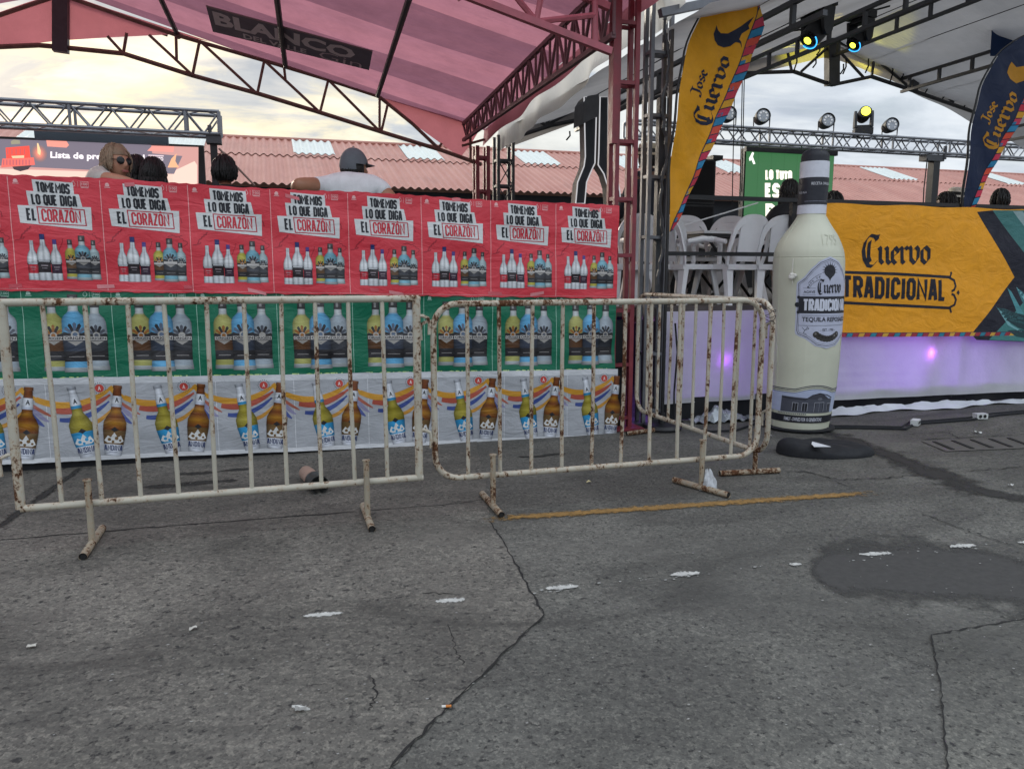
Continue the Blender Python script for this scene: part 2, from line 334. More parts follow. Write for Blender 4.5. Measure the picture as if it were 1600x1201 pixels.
class Art:
    """flat printed artwork: inks laid in thin layers on a surface fn(u, v, lift) -> point"""
    def __init__(s, fn, step=.0005, ml=.045): s.mb = MB(); s.fn = fn; s.step = step; s.ml = ml
    def P(s, p, k): return s.fn(p[0], p[1], k * s.step)
    def emit(s, tris, col, k):
        """triangles in the flat, cut small enough to follow the folds of the sheet"""
        vs = []; fs = []; st = [(a, b, c, 0) for a, b, c in tris]
        while st:
            a, b, c, d = st.pop()
            e = [math.hypot(p[0] - q[0], p[1] - q[1]) for p, q in ((a, b), (b, c), (c, a))]; m = max(e)
            if m > s.ml and d < 14:
                while e[0] < m: a, b, c = b, c, a; e = e[1:] + e[:1]
                x = ((a[0] + b[0]) / 2, (a[1] + b[1]) / 2); st += [(a, x, c, d + 1), (x, b, c, d + 1)]
            else: i = len(vs); vs += [s.P(a, k), s.P(b, k), s.P(c, k)]; fs.append((i, i + 1, i + 2))
        s.mb.add(vs, fs, 0, lin(col)); return s
    def poly(s, pts, col, k=1, m=0):
        t = tessellate_polygon([[Vector((p[0], p[1], 0)) for p in pts]]); return s.emit([tuple(pts[i] for i in q) for q in t], col, k)
    def quad(s, a, b, c, d, col, k=1, nu=6, nv=3, m=0):
        """a b c d counter-clockwise; col may be one colour or (bottom, top)"""
        def pt(i, j):
            return ((a[0] * (1 - i) + b[0] * i) * (1 - j) + (d[0] * (1 - i) + c[0] * i) * j, (a[1] * (1 - i) + b[1] * i) * (1 - j) + (d[1] * (1 - i) + c[1] * i) * j)
        s.mb.grid(lambda i, j: s.P(pt(i, j), k), nu, nv, m, lin(col)); return s
    def rect(s, x0, y0, x1, y1, col, k=1, nu=4, nv=2): return s.quad((x0, y0), (x1, y0), (x1, y1), (x0, y1), col, k, nu, nv)
    def line(s, pts, wd, col, k=1, closed=False):
        pts = list(pts); n = len(pts); q = []
        for i in range(n):
            a = pts[i - 1] if (i or closed) else pts[i]; b = pts[(i + 1) % n] if (i < n - 1 or closed) else pts[i]
            d1 = (pts[i][0] - a[0], pts[i][1] - a[1]); d2 = (b[0] - pts[i][0], b[1] - pts[i][1]); l1 = math.hypot(*d1); l2 = math.hypot(*d2)
            if l1 < 1e-9: d1, l1 = d2, l2 or 1
            if l2 < 1e-9: d2, l2 = d1, l1 or 1
            t1 = (d1[0] / l1, d1[1] / l1); t2 = (d2[0] / l2, d2[1] / l2); dx, dy = t1[0] + t2[0], t1[1] + t2[1]; l = math.hypot(dx, dy)
            if l < 1e-6: dx, dy, l = t1[0], t1[1], 1
            dx, dy = dx / l, dy / l; ww = wd[i] if isinstance(wd, (list, tuple)) else wd
            ww /= max(.55, dx * t1[0] + dy * t1[1]); q.append((-dy * ww / 2, dx * ww / 2))
        tr = []
        for i in range(n if closed else n - 1):
            j = (i + 1) % n; A_, B_ = (pts[i][0] + q[i][0], pts[i][1] + q[i][1]), (pts[i][0] - q[i][0], pts[i][1] - q[i][1]); C_, D_ = (pts[j][0] - q[j][0], pts[j][1] - q[j][1]), (pts[j][0] + q[j][0], pts[j][1] + q[j][1])
            tr += [(A_, B_, C_), (A_, C_, D_)]
        return s.emit(tr, col, k)
    def disc(s, c, r, col, k=1, n=20, ry=None):
        return s.poly([(c[0] + r * math.cos(i * 2 * math.pi / n), c[1] + (ry or r) * math.sin(i * 2 * math.pi / n)) for i in range(n)], col, k)
    def text(s, st, a, b, c, d, col, k=2, bold=.02, black=False):
        """lettering fitted to the quad a (lower left) b c d"""
        vs, fs, sep = bl_mesh(st) if black else text_mesh(st, bold)
        def pt(i, j):
            return ((a[0] * (1 - i) + b[0] * i) * (1 - j) + (d[0] * (1 - i) + c[0] * i) * j, (a[1] * (1 - i) + b[1] * i) * (1 - j) + (d[1] * (1 - i) + c[1] * i) * j)
        if sep:
            for n, f in enumerate(fs):
                q = [pt(*vs[i]) for i in f]; s.emit([(q[0], q[1], q[2]), (q[0], q[2], q[3])], col, k + n * .06)
        else:
            tr = []
            for f in fs:
                for i in range(1, len(f) - 1): tr.append((pt(*vs[f[0]]), pt(*vs[f[i]]), pt(*vs[f[i + 1]])))
            s.emit(tr, col, k)
        return s
    def block(s, st, a, b, c, d, col, k=2, wt=.17):
        """heavy condensed capitals fitted to the quad a (lower left) b c d"""
        def pt(i, j):
            return ((a[0] * (1 - i) + b[0] * i) * (1 - j) + (d[0] * (1 - i) + c[0] * i) * j, (a[1] * (1 - i) + b[1] * i) * (1 - j) + (d[1] * (1 - i) + c[1] * i) * j)
        x = 0; items = []
        for ch in st:
            if ch == ' ': x += .34; continue
            w_, sk = CF[ch]; items += [([(x + p[0] * w_, p[1]) for p in pl], cl) for pl, cl in sk]; x += w_ + .19 + wt * .4
        tot = x - .19 - wt * .4; hgt = math.hypot(d[0] - a[0], d[1] - a[1]); hw = wt / 2
        for n, (pl, cl) in enumerate(items): s.line([pt((p[0] + hw) / (tot + 2 * hw), hw + p[1] * (1 - 2 * hw)) for p in pl], wt * hgt, col, k + .05 * n, cl)
        return s
    def tbox(s, st, x0, y0, x1, y1, col, k=2, bold=.02, black=False, lean=0): return s.text(st, (x0, y0), (x1, y0), (x1 + lean, y1), (x0 + lean, y1), col, k, bold, black)
    def strip(s, cx, rows, cols, k=1, tilt=0, base=None, shade=None):
        """a printed bottle: rows of (v, half width, colour); the print's own light and dark runs across it"""
        shade = shade or [.62, .95, 1.12, 1.18, 1.0, .9, .58]
        n = len(shade) - 1; ct, st = math.cos(tilt), math.sin(tilt); by = base if base is not None else rows[0][0]
        def T(x, y): dx, dy = x, y - by; return (cx + dx * ct - dy * st, by + dx * st + dy * ct)
        fine = []
        for (v0, w0, c0), (v1, w1, c1) in zip(rows[:-1], rows[1:]):
            m = max(1, int(math.ceil(abs(v1 - v0) / .018)))
            for q in range(m): fine.append((v0 + (v1 - v0) * q / m, w0 + (w1 - w0) * q / m, c0 if q == 0 or c0 == c1 else tuple(x + (y - x) * q / m for x, y in zip(hexc(c0), hexc(c1)))))
        fine.append(rows[-1])
        for (v0, w0, c0), (v1, w1, c1) in zip(fine[:-1], fine[1:]):
            if abs(v1 - v0) < 1e-6: continue
            for i in range(n):
                a0, a1 = i / n * 2 - 1, (i + 1) / n * 2 - 1
                q = [T(w0 * a0, v0), T(w0 * a1, v0), T(w1 * a1, v1), T(w1 * a0, v1)]
                L = lin(c0); L2 = lin(c1)
                cc = [tuple(min(1, x * shade[i]) for x in L), tuple(min(1, x * shade[i + 1]) for x in L), tuple(min(1, x * shade[i + 1]) for x in L2), tuple(min(1, x * shade[i]) for x in L2)]
                s.mb.add([s.P(p, k) for p in q], [(0, 1, 2, 3)], 0, cc)
        return T

# ============================================================ ground
def ground_mat(name, tone, tone2, rough_bias, fine=1.0):
    t = NT(name); p = t.pos(); big = t.noise(p, .55, 5, .55, .3); mid = t.noise(p, 2.6, 6, .62); sm = t.noise(p, 38, 5, .65)
    pits = t.voro(p, 62 * fine); grit = t.voro(p, 150 * fine); hole = t.noise(t.mapping(p, (1, 1, 1), loc=(4, 2, 0)), 34 * fine, 5, .62)
    worn = t.ramp(t.math('ADD', t.math('MULTIPLY', big, .6), t.math('MULTIPLY', mid, .4)), [(.42 - rough_bias, 0), (.60 - rough_bias, 1)])
    c = t.mix(t.ramp(mid, [(.3, 0), (.7, 1)]), lin(tone), lin(tone2))
    c = t.mix(t.ramp(big, [(.35, .0), (.7, .55)]), c, tuple(x * .66 for x in lin(tone)))
    c = t.mix(t.ramp(t.noise(t.mapping(p, (.8, 1.3, 1), loc=(11, 5, 0)), 1.1, 6, .62, .8), [(.44, 0), (.64, .55)]), c, tuple(x * 1.6 for x in lin(tone2)))
    stone = t.sep(t.voro(p, 78 * fine, 'F1', 'Color'))[0]; stone2 = t.sep(t.voro(t.mapping(p, loc=(3, 1, 0)), 190 * fine, 'F1', 'Color'))[1]
    fine_n = t.noise(p, 120 * fine, 3, .6)
    gr = t.math('ADD', t.math('MULTIPLY', stone, .42), t.math('ADD', t.math('MULTIPLY', stone2, .33), t.math('MULTIPLY', fine_n, .4)))
    sp = t.ramp(gr, [(.22, (.40, .40, .41)), (.45, (.94, .94, .94)), (.64, (1.06, 1.06, 1.05)), (.92, (1.9, 1.88, 1.82))])
    c = t.mix(t.math('MAXIMUM', t.math('MULTIPLY', worn, .95), .38), c, t.mix(1.0, c, sp, 'MULTIPLY'))
    scrape = t.noise(t.mapping(p, (1.5, 26, 1), (0, 0, R(17))), 3, 4, .6); c = t.mix(t.math('MULTIPLY', t.ramp(scrape, [(.62, 0), (.74, .35)]), t.ramp(big, [(.4, 1), (.6, .2)])), c, tuple(x * 1.55 for x in lin(tone2)))
    dark = t.math('MULTIPLY', t.ramp(hole, [(.335, 1), (.40, 0)]), t.math('MAXIMUM', worn, .45))
    c = t.mix(t.math('MULTIPLY', dark, .85), c, (.012, .012, .013))
    wht = t.math('MULTIPLY', t.ramp(grit, [(.035, 1), (.09, 0)]), t.ramp(t.noise(p, 15, 2), [(.56, 0), (.68, 1)]))
    c = t.mix(t.math('MULTIPLY', wht, .5), c, (.36, .36, .35))
    stain = t.ramp(t.noise(t.mapping(p, (.7, 1.6, 1), loc=(7, 3, 0)), .9, 6, .65, 1.2), [(.54, 0), (.68, .55)])
    c = t.mix(stain, c, tuple(x * .45 for x in lin(tone)))
    h = t.math('ADD', t.math('MULTIPLY', t.math('MULTIPLY', sm, worn), .9), t.math('ADD', t.math('MULTIPLY', t.math('SUBTRACT', 1.0, dark), .8), t.math('MULTIPLY', pits, .35)))
    t.fin(c, t.ramp(mid, [(.3, .62), (.7, .88)]), t.bump(h, .75, .006, t.bump(mid, .25, .03)), 0, .45)
    return t.m
M_asph = ground_mat('asphalt', '4a4945', '565550', .14)
M_slab = ground_mat('concrete_slab', '504e49', '5d5a54', .12, .9)
M_slab2 = ground_mat('concrete_smooth', '4c4b47', '585751', .08)
M_patch = pmat('patch_asphalt', '4a4a4d', .8, .22, 5, .5, 90)
M_crack = pmat('crack', '1c1b1a', .95, .3, 30, .3)
M_wet = pmat('wet_stain', '2e2d2c', .5, .35, 6, .4, 60)
def sheet(name, pts, z, mat, **k):
    mb = MB(); mb.add([(x, y, z) for x, y in pts], [tuple(range(len(pts)))]); return mb.build(name, mat, kind='structure', **k)
def jag(pts, n=8, amp=.012, seed=1, closed=False):
    rn = random.Random(seed); out = []; m = len(pts)
    for i in range(m if closed else m - 1):
        a, b = pts[i], pts[(i + 1) % m]; dx, dy = b[0] - a[0], b[1] - a[1]; l = math.hypot(dx, dy) or 1
        for j in range(n):
            q = j / n; o = rn.uniform(-amp, amp) if j else 0
            out.append((a[0] + dx * q - dy / l * o, a[1] + dy * q + dx / l * o))
    if not closed: out.append(pts[-1][:2])
    return out
sheet('ground', [(-150, -60), (150, -60), (150, 150), (-150, 150)], 0, M_asph)
G2 = lambda *q: [tuple(atG(*p))[:2] for p in q]
edge = [(-1.6, -.1)] + G2((610, 1200), (700, 1105), (850, 962), (800, 870), (765, 815)) + [(1.18, 4.4), (1.5, 5.95)]
edge_j = jag(edge, 12, .008, 5)
sheet('pavement', edge_j + [(-14, 5.95), (-14, -.1)], .004, M_slab)
p3 = jag(G2((1482, 1230), (1470, 1080), (1455, 993), (1600, 968)), 8, .004, 8)
sheet('pavement', p3 + [(3.4, 2.08), (3.4, 1.0)], .004, M_slab2)
def crack(pts, wd, seed, z=.0056, mat=None, amp=.012, n=9, name='crack'):
    q = jag(pts, n, amp, seed); rn = random.Random(seed); mb = MB(); vs = []
    for i, p in enumerate(q):
        a = q[max(i - 1, 0)]; b = q[min(i + 1, len(q) - 1)]; dx, dy = b[0] - a[0], b[1] - a[1]; l = math.hypot(dx, dy) or 1
        ww = wd * .72 * rn.uniform(.3, 1.25) * (0.3 if i in (0, len(q) - 1) else 1)
        vs += [(p[0] - dy / l * ww, p[1] + dx / l * ww, z), (p[0] + dy / l * ww, p[1] - dx / l * ww, z)]
    mb.add(vs, [(2 * i, 2 * i + 1, 2 * i + 3, 2 * i + 2) for i in range(len(q) - 1)])
    return mb.build(name, mat or M_crack, kind='structure')
crack(edge[1:6], .006, 5, amp=.006, n=14)
crack(G2((1482, 1230), (1470, 1080), (1455, 993)), .004, 8, amp=.004, n=16); crack(G2((1455, 993), (1530, 980), (1600, 968), (1660, 957)), .008, 9, amp=.006)
crack(G2((1380, 1020), (1430, 1035), (1465, 1045)), .003, 19)
crack(G2((0, 845), (140, 833), (300, 820), (560, 800)), .010, 10, amp=.008)
crack(G2((560, 800), (700, 789), (765, 780)), .005, 11, amp=.006)
crack(G2((1200, 735), (1260, 738), (1310, 750), (1380, 748), (1440, 742)), .008, 12)
crack(G2((1250, 735), (1290, 745), (1335, 765)), .004, 13)
crack(G2((1440, 803), (1490, 822), (1540, 840), (1600, 858)), .005, 14)
crack(G2((1490, 738), (1600, 730)), .006, 15); crack(G2((1180, 733), (1210, 733)), .004, 18)
crack(G2((700, 975), (712, 1010), (722, 1040)), .003, 16); crack(G2((660, 928), (720, 930)), .004, 17)
crack(G2((580, 1060), (588, 1090), (576, 1110)), .004, 20, amp=.008)
def blob(name, cen, rx, ry, mat, seed, z, n=26, amp=.3):
    rn = random.Random(seed); ph = [rn.uniform(0, 6.28) for _ in range(4)]
    pts = []
    for i in range(n):
        a = i * 6.2832 / n; k = 1 + amp * (.5 * math.sin(2 * a + ph[0]) + .35 * math.sin(3 * a + ph[1]) + .3 * math.sin(5 * a + ph[2])) + rn.uniform(-.08, .08)
        pts.append((cen[0] + math.cos(a) * rx * k, cen[1] + math.sin(a) * ry * k))
    return sheet(name, pts, z, mat)
# painted lines and stains: thin coats, worn through where the grain of the ground breaks them
def decal_mat(name, col, rough, nscale, soft, th=.82, var=.25, det=6, amt=1.1):
    t = NT(name); p = t.pos(); a = t.N.new('ShaderNodeAttribute'); a.attribute_name = 'Print'; e = t.sep(a.outputs['Color'])[0]
    n = t.noise(p, nscale, det, .68); v = t.math('ADD', t.math('MULTIPLY', e, .5), t.math('MULTIPLY', n, amt))
    fac = t.ramp(v, [(th - soft, 0), (th + soft, 1)]); c = lin(col)
    cc = t.mix(t.ramp(t.noise(p, 30, 4, .6), [(.3, 0), (.7, 1)]), tuple(x * (1 - var) for x in c), tuple(min(1, x * (1 + var)) for x in c))
    t.fin(cc, rough, t.bump(t.noise(p, 90, 3), .3, .003), 0, .4); tr = t.N.new('ShaderNodeBsdfTransparent'); ms = t.N.new('ShaderNodeMixShader')
    t.L.new(fac, ms.inputs[0]); t.L.new(tr.outputs[0], ms.inputs[1]); t.L.new(t.b.outputs[0], ms.inputs[2]); t.L.new(ms.outputs[0], t.out.inputs[0]); return t.m
M_yel = decal_mat('road_yellow', '86683a', .85, 26, .12, .74, .3, 9); M_wht = decal_mat('road_white', 'b2b2ad', .85, 70, .05, .82, .25, 8); M_wht2 = decal_mat('road_white_worn', 'a9a9a4', .85, 48, .04, 1.09, .25, 8); M_flk = pmat('road_white_flake', '9c9d99', .8, .25, 40, .3)
M_patchd = decal_mat('patch_asphalt_coat', '403f3d', .9, 2.6, .09, .60, .18, 8, .8); M_wetd = decal_mat('wet_coat', '2b2a28', .8, 4.5, .16, .90, .3, 8, 1.1)
def decal(name, rows, mat, z):
    """rows of (left, middle, right) points: full in the middle, worn away to the sides and ends"""
    mb = MB(); n = len(rows)
    for i in range(n - 1):
        e0 = min(1, min(i, n - 1 - i) / max(1, n * .12)); e1 = min(1, min(i + 1, n - 2 - i) / max(1, n * .12))
        (l0, m0, r0), (l1, m1, r1) = rows[i], rows[i + 1]; Z = lambda q: (q[0], q[1], z)
        mb.add([Z(l0), Z(m0), Z(m1), Z(l1)], [(3, 2, 1, 0)], 0, [(0, 0, 0), (e1,) * 3, (e0,) * 3, (0, 0, 0)])
        mb.add([Z(m0), Z(r0), Z(r1), Z(m1)], [(3, 2, 1, 0)], 0, [(e1,) * 3, (0, 0, 0), (0, 0, 0), (e0,) * 3])
    return mb.build(name, mat, kind='structure', smooth=0)
def worn_line(a, b, wd, mat, seed, gaps=0, name='road_marking', z=.0050, lens=False):
    rn = random.Random(seed); n = 40; a, b = Vector(a), Vector(b); d = (b - a); px = Vector((-d.y, d.x, 0)).normalized(); rows = []
    for i in range(n + 1):
        p = a + d * i / n + px * rn.uniform(-.03, .03) * wd; w_ = wd * 1.25 * ((.25 + .75 * math.sin(math.pi * i / n)) if lens else 1); rows.append((p + px * w_, p, p - px * w_))
    return decal(name, rows, mat, z)
worn_line(atG(745, 813), atG(1375, 769.8), .046, M_yel, 3)
for i, (x0, y0, x1, y1, wd) in enumerate(((470, 964, 540, 958, .026), (676, 941, 732, 937, .030), (848, 921, 908, 916, .032), (1044, 900, 1096, 895, .034), (1340, 868, 1396, 864, .030), (1482, 855, 1528, 852, .034), (1586, 849, 1650, 846, .030), (1232, 883, 1254, 882, .024), (455, 1103, 487, 1111, .016))):
    worn_line(atG(x0, y0), atG(x1, y1), wd * 1.05, M_wht, 50 + i, 0, lens=True)
worn_line(atG(905, 918), atG(1048, 900), .03, M_wht2, 70); worn_line(atG(1096, 897), atG(1240, 882), .028, M_wht2, 71); worn_line(atG(1396, 865), atG(1482, 856), .028, M_wht2, 72)
def stain_path(pts, wds, mat, z, name='wet_stain'):
    pts = [Vector((p[0], p[1], 0)) for p in pts]; rows = []; N = 10
    P = [pts[0]] + pts + [pts[-1]]
    def cr(i, t): a, b, c, d = P[i], P[i + 1], P[i + 2], P[i + 3]; return .5 * (2 * b + (c - a) * t + (2 * a - 5 * b + 4 * c - d) * t * t + (3 * b - a - 3 * c + d) * t ** 3)
    d0 = (pts[-1] - pts[0]).normalized()
    for i in range(len(pts) - 1):
        for j in range(N):
            q = j / N; p = cr(i, q); nn = Vector((-d0.y, d0.x, 0)); w_ = wds[i] + (wds[i + 1] - wds[i]) * q; rows.append((p + nn * w_, p, p - nn * w_))
    return decal(name, rows, mat, z)
stain_path(G2((1262, 890), (1320, 890), (1400, 890), (1480, 892), (1560, 900), (1640, 912), (1720, 925)), [.25, .42, .56, .60, .60, .55, .35], M_patchd, .0021, 'road_patch')
stain_path(G2((1255, 668), (1330, 688), (1400, 715), (1470, 745), (1540, 768), (1660, 800)), [.2, .22, .22, .28, .24, .14], M_wetd, .0023)
stain_path(G2((-20, 838), (60, 780), (100, 752), (136, 724)), [.05, .06, .05, .05], M_wetd, .0046)
for i, (x, y, l, w_) in enumerate(((300, 757, .30, .10), (335, 738, .26, .08), (850, 712, .2, .06), (200, 722, .3, .05))):
    c_ = atG(x, y); stain_path([(c_.x - l, c_.y + .02), (c_.x - l * .3, c_.y - .01), (c_.x + l * .4, c_.y + .015), (c_.x + l, c_.y)], [w_ * .6, w_, w_, w_ * .5], M_wetd, .0046)
rn = random.Random(4); mb = MB()
def flake(mb, p, s, z=.0052):
    q = [(p[0] + math.cos(a) * s * rn.uniform(.5, 1.3) * 1.5, p[1] + math.sin(a) * s * rn.uniform(.5, 1.3), z) for a in (0, 1.1, 2.2, 3.3, 4.4, 5.5)]; mb.add(q, [tuple(range(6))])
for i in range(40):
    q = rn.random(); x = 820 + q * 760; y = 926 - q * 76 + rn.uniform(-4, 4); flake(mb, atG(x, y), rn.uniform(.002, .006))
mb.build('road_marking', M_flk, kind='structure')
mb = MB()
for i in range(620):
    x = rn.uniform(-1.6, 3.6); y = rn.uniform(1.4, 5.4); flake(mb, (x, y), rn.uniform(.0012, .0042), .0053)
tag(mb.build('grit', pmat('grit', '8d8c88', .8, .3, 50)), 'pale specks of grit scattered over the grey pavement', 'grit', None, 'stuff')
# drain grate let into the pavement
c0 = (atG(1492, 694) + atG(1620, 690)) / 2
g = empty('drain_grate', atG(1545, 696), 0, label='slotted grey drain cover let into the pavement near the orange banner', cat='drain cover')
mb = MB(); ga = [atG(1440, 690), atG(1640, 680), atG(1690, 697), atG(1478, 706)]
mb.add([p + Vector((0, 0, .0055)) for p in ga], [(0, 1, 2, 3)]); mb.build('cover', pmat('grate_iron', '55534f', .7, .2, 20, .4), g)
for i in range(7):
    q = (i + .5) / 7; a = ga[0].lerp(ga[1], q).lerp(ga[3].lerp(ga[2], q), .12); b = ga[0].lerp(ga[1], q).lerp(ga[3].lerp(ga[2], q), .88)
    mb = MB(); mb.bar(a + Vector((0, 0, .009)), b + Vector((0, 0, .009)), .03, .004); mb.build('slot', M_crack, g)
crack(G2((1395, 680), (1480, 675), (1500, 687)), .005, 22); crack(G2((1440, 688), (1560, 681), (1640, 677)), .008, 23)

# ============================================================ stage
M_blk = pmat('black_cloth', '15171c', .85, .3, 4, .5, 12); M_dk = pmat('dark_interior', '1b1b1d', .9, .3, 4)
M_ply = pmat('stage_ply', '4a4440', .8, .25, 5)
M_blkst = pmat('black_steel', '17181b', .5, .3, 12, .1)
st = empty('stage', (1, 6, 0), label='long raised stage platform behind the banners, black skirted', cat='stage')
mb = MB(); mb.box((-7, 6.10, .92), (13, 13.4, 1.0)); mb.build('deck', M_ply, st)
for i in range(14):
    x = -6.6 + i * 1.42
    mb = MB(); mb.box((x - .025, 6.12, 0), (x + .025, 6.17, .92)); mb.build('leg', M_blkst, st)
mb = MB(); mb.grid(lambda i, j: Vector((-7 + 9.75 * i, 5.80 + .012 * math.sin(i * 190) + .01 * math.sin(i * 77 + 4 * j), .005 + .91 * j)), 160, 4); mb.build('skirt', M_blk, st)
mb = MB(); mb.box((-7, 9.0, 0), (13, 9.05, .92)); mb.build('inner_wall', M_dk, st)
mb = MB(); mb.box((-7, 13.3, 1.0), (13, 13.38, 1.95)); mb.build('back_board', M_dk, st)

# three printed plastic rolls pasted on the hoarding
SL = lambda u: -.0215 * (u + 1.6)
def wrk(u, v):
    return (.007 * math.sin(3.1 * u + 2.3 * v + .4) + .005 * math.sin(7.3 * u - 9 * v + 1.2 * math.sin(2.2 * u)) + .004 * math.sin(15 * v + 2.7 * u + 1.5 * math.sin(4 * u)) + .0025 * math.sin(27 * (v + .35 * u) + 3 * math.sin(1.7 * u)))
def surf(Y0, wk=1.0, sl=1.0): return lambda u, v, l=0: Vector((u, Y0 - wk * wrk(u, v) - l, v + sl * SL(u)))
M_vinyl = print_mat('printed_vinyl', .36, .32)
S, PW = -1.575, .522                       # first seam, poster width
RED, GRN, WHT = 'd43c49', '0c6a4e', 'a9acb1'
U0, U1 = S - 3 * PW, 2.60
def base_sheet(A, v0, v1, col, u1=U1, ragged=.006, seed=2):
    rn = random.Random(seed); n = 150; top = [rn.uniform(-1, 1) for _ in range(n + 1)]; bot = [rn.uniform(-1, 1) for _ in range(n + 1)]
    def e(a, i): 
        k = i * n; j = int(min(k, n - 1)); return a[j] * (1 - (k - j)) + a[j + 1] * (k - j)
    A.mb.grid(lambda i, j: A.fn(U0 + (u1 - U0) * i, (v0 + ragged * e(bot, i)) * (1 - j) + (v1 + ragged * (e(top, i) + .8 * math.sin(i * 21))) * j, 0), 240, 24, 0, lin(col))
# --- red roll
A = Art(surf(5.640)); RV0, RV1 = 1.185, 1.905; base_sheet(A, RV0, RV1, RED)
def rp(k):
    u0 = S + k * PW
    def q(x, y): return (u0 + PW * (x - 8) / 930, RV0 + .012 + (RV1 - RV0 - .02) * (1165 - y) / 1135)
    return q
def clear_bottle(A, q, cx, top, bot, hw, lab, cap, k, name=None):
    X = lambda x: q(x, 0)[0]; c = X(cx); W = lambda h: h * PW / 930; V = lambda y: q(0, y)[1]; H = bot - top
    rows = [(V(bot), W(hw * .96), 'c9cdd2'), (V(bot - H * .17), W(hw * .94), 'dfe3e6'), (V(bot - H * .172), W(hw * .9), lab), (V(bot - H * .39), W(hw * .9), lab), (V(bot - H * .395), W(hw * .98), '9fa4aa'), (V(bot - H * .48), W(hw), 'd9dde0'), (V(bot - H * .58), W(hw * .96), 'eceff1'), (V(bot - H * .68), W(hw * .74), 'd3d7db'), (V(bot - H * .76), W(hw * .42), 'c3c8ce'), (V(bot - H * .88), W(hw * .34), 'dde0e4'), (V(bot - H * .882), W(hw * .37), cap), (V(top), W(hw * .36), cap)]
    A.strip(c, rows, 6, k, shade=[.30, .85, 1.0, .62, 1.05, .92, .30])
    A.rect(c - W(hw * .97), V(bot - H * .43), c + W(hw * .97), V(bot - H * .395), '23242a', k + .6); A.rect(c - W(hw * .8), V(bot - H * .425), c + W(hw * .8), V(bot - H * .405), 'cfd2d6', k + .9)
    A.rect(c - W(hw * .5), V(bot - H * .33), c + W(hw * .5), V(bot - H * .315), 'b3a6ac', k + .9); A.rect(c - W(hw * .38), V(bot - H * .27), c + W(hw * .38), V(bot - H * .26), 'a79fa6', k + .9)
def gin_bottle(A, q, cx, top, bot, hw, body, k, name=True, labc='4a4a50', flower='6d6f78', pw=930, lin_w=PW):
    X = lambda x: q(x, 0)[0]; c = X(cx); W = lambda h: h * lin_w / pw; V = lambda y: q(0, y)[1]; H = bot - top
    rows = [(V(bot), W(hw * 1.02), '8f9698'), (V(bot - H * .055), W(hw), 'a9b0b2'), (V(bot - H * .06), W(hw * .97), body), (V(bot - H * .135), W(hw * .93), body), (V(bot - H * .137), W(hw * .93), '2b2a2e'), (V(bot - H * .27), W(hw * .95), '2b2a2e'), (V(bot - H * .272), W(hw * .95), labc), (V(bot - H * .50), W(hw * .99), labc), (V(bot - H * .505), W(hw), body), (V(bot - H * .66), W(hw * .98), body), (V(bot - H * .72), W(hw * .84), body), (V(bot - H * .77), W(hw * .5), body), (V(bot - H * .8), W(hw * .40), 'b9bfc0'), (V(bot - H * .865), W(hw * .38), 'b9bfc0'), (V(bot - H * .867), W(hw * .43), '3c3b3d'), (V(top), W(hw * .40), '4b4a4b')]
    A.strip(c, rows, 6, k, shade=[.42, .82, 1.02, 1.08, .95, .8, .4])
    cy = V(bot - H * .47); r = W(hw * .92)
    for i in range(7):
        a = math.pi * (.06 + .88 * i / 6); dx, dy = math.cos(a), math.sin(a)
        A.poly([(c + dx * r * .3 - dy * r * .13, cy + dy * r * .4 + dx * r * .13), (c + dx * r * .3 + dy * r * .13, cy + dy * r * .4 - dx * r * .13), (c + dx * r + dy * r * .16, cy + dy * r * 1.15 - dx * r * .16), (c + dx * r * 1.06, cy + dy * r * 1.3), (c + dx * r - dy * r * .16, cy + dy * r * 1.15 + dx * r * .16)], flower if i % 2 else '2e2d30', k + .5)
    A.disc((c, cy + r * .12), r * .36, 'a9a6a0', k + .7, 12); A.disc((c, cy + r * .12), r * .22, flower, k + .8, 10)
    A.rect(c - r, cy - r * .42, c + r, cy - r * .02, 'b9b6b2', k + 1.0)
    if name: A.tbox('ORIGEN', c - r * .92, cy - r * .36, c + r * .92, cy - r * .08, '1c1c20', k + 1.3, .03)
    A.poly([(c - r * .7, cy - r * .5), (c + r * .7, cy - r * .5), (c, cy - r * .95)], '9a9792', k + .6)
    A.rect(c - W(hw * .2), V(top + H * .03), c + W(hw * .05), V(top + H * .10), '8b8a89', k + .6, 1, 1)
    A.rect(c - W(hw * .6), V(bot - H * .205), c + W(hw * .6), V(bot - H * .195), '8f8c8a', k + .6, 2, 1)
def icons(A, q, x, y, s, col, right=True):
    pass
def top_icons(A, u0, v, col, k=2):
    A.poly([(u0 + .03, v), (u0 + .055, v), (u0 + .055, v + .012), (u0 + .049, v + .022), (u0 + .036, v + .022), (u0 + .03, v + .012)], col, k); A.rect(u0 + .025, v - .008, u0 + .06, v - .004, col, k)
    x = u0 + PW - .155
    A.line([(x + .012 * math.cos(a), v + .006 + .014 * math.sin(a)) for a in [i * .7 for i in range(9)]], .003, col, k, True); A.line([(x, v + .018), (x + .003, v + .029)], .003, col, k)
    A.line([(x + .027, v - .012), (x + .027, v + .024)], .002, col, k)
    A.line([(x + .043, v - .008), (x + .088, v - .008), (x + .088, v + .022), (x + .043, v + .022)], .0025, col, k, True); A.tbox('100', x + .049, v - .001, x + .083, v + .016, col, k, .02); A.rect(x + .043, v - .016, x + .088, v - .012, col, k)
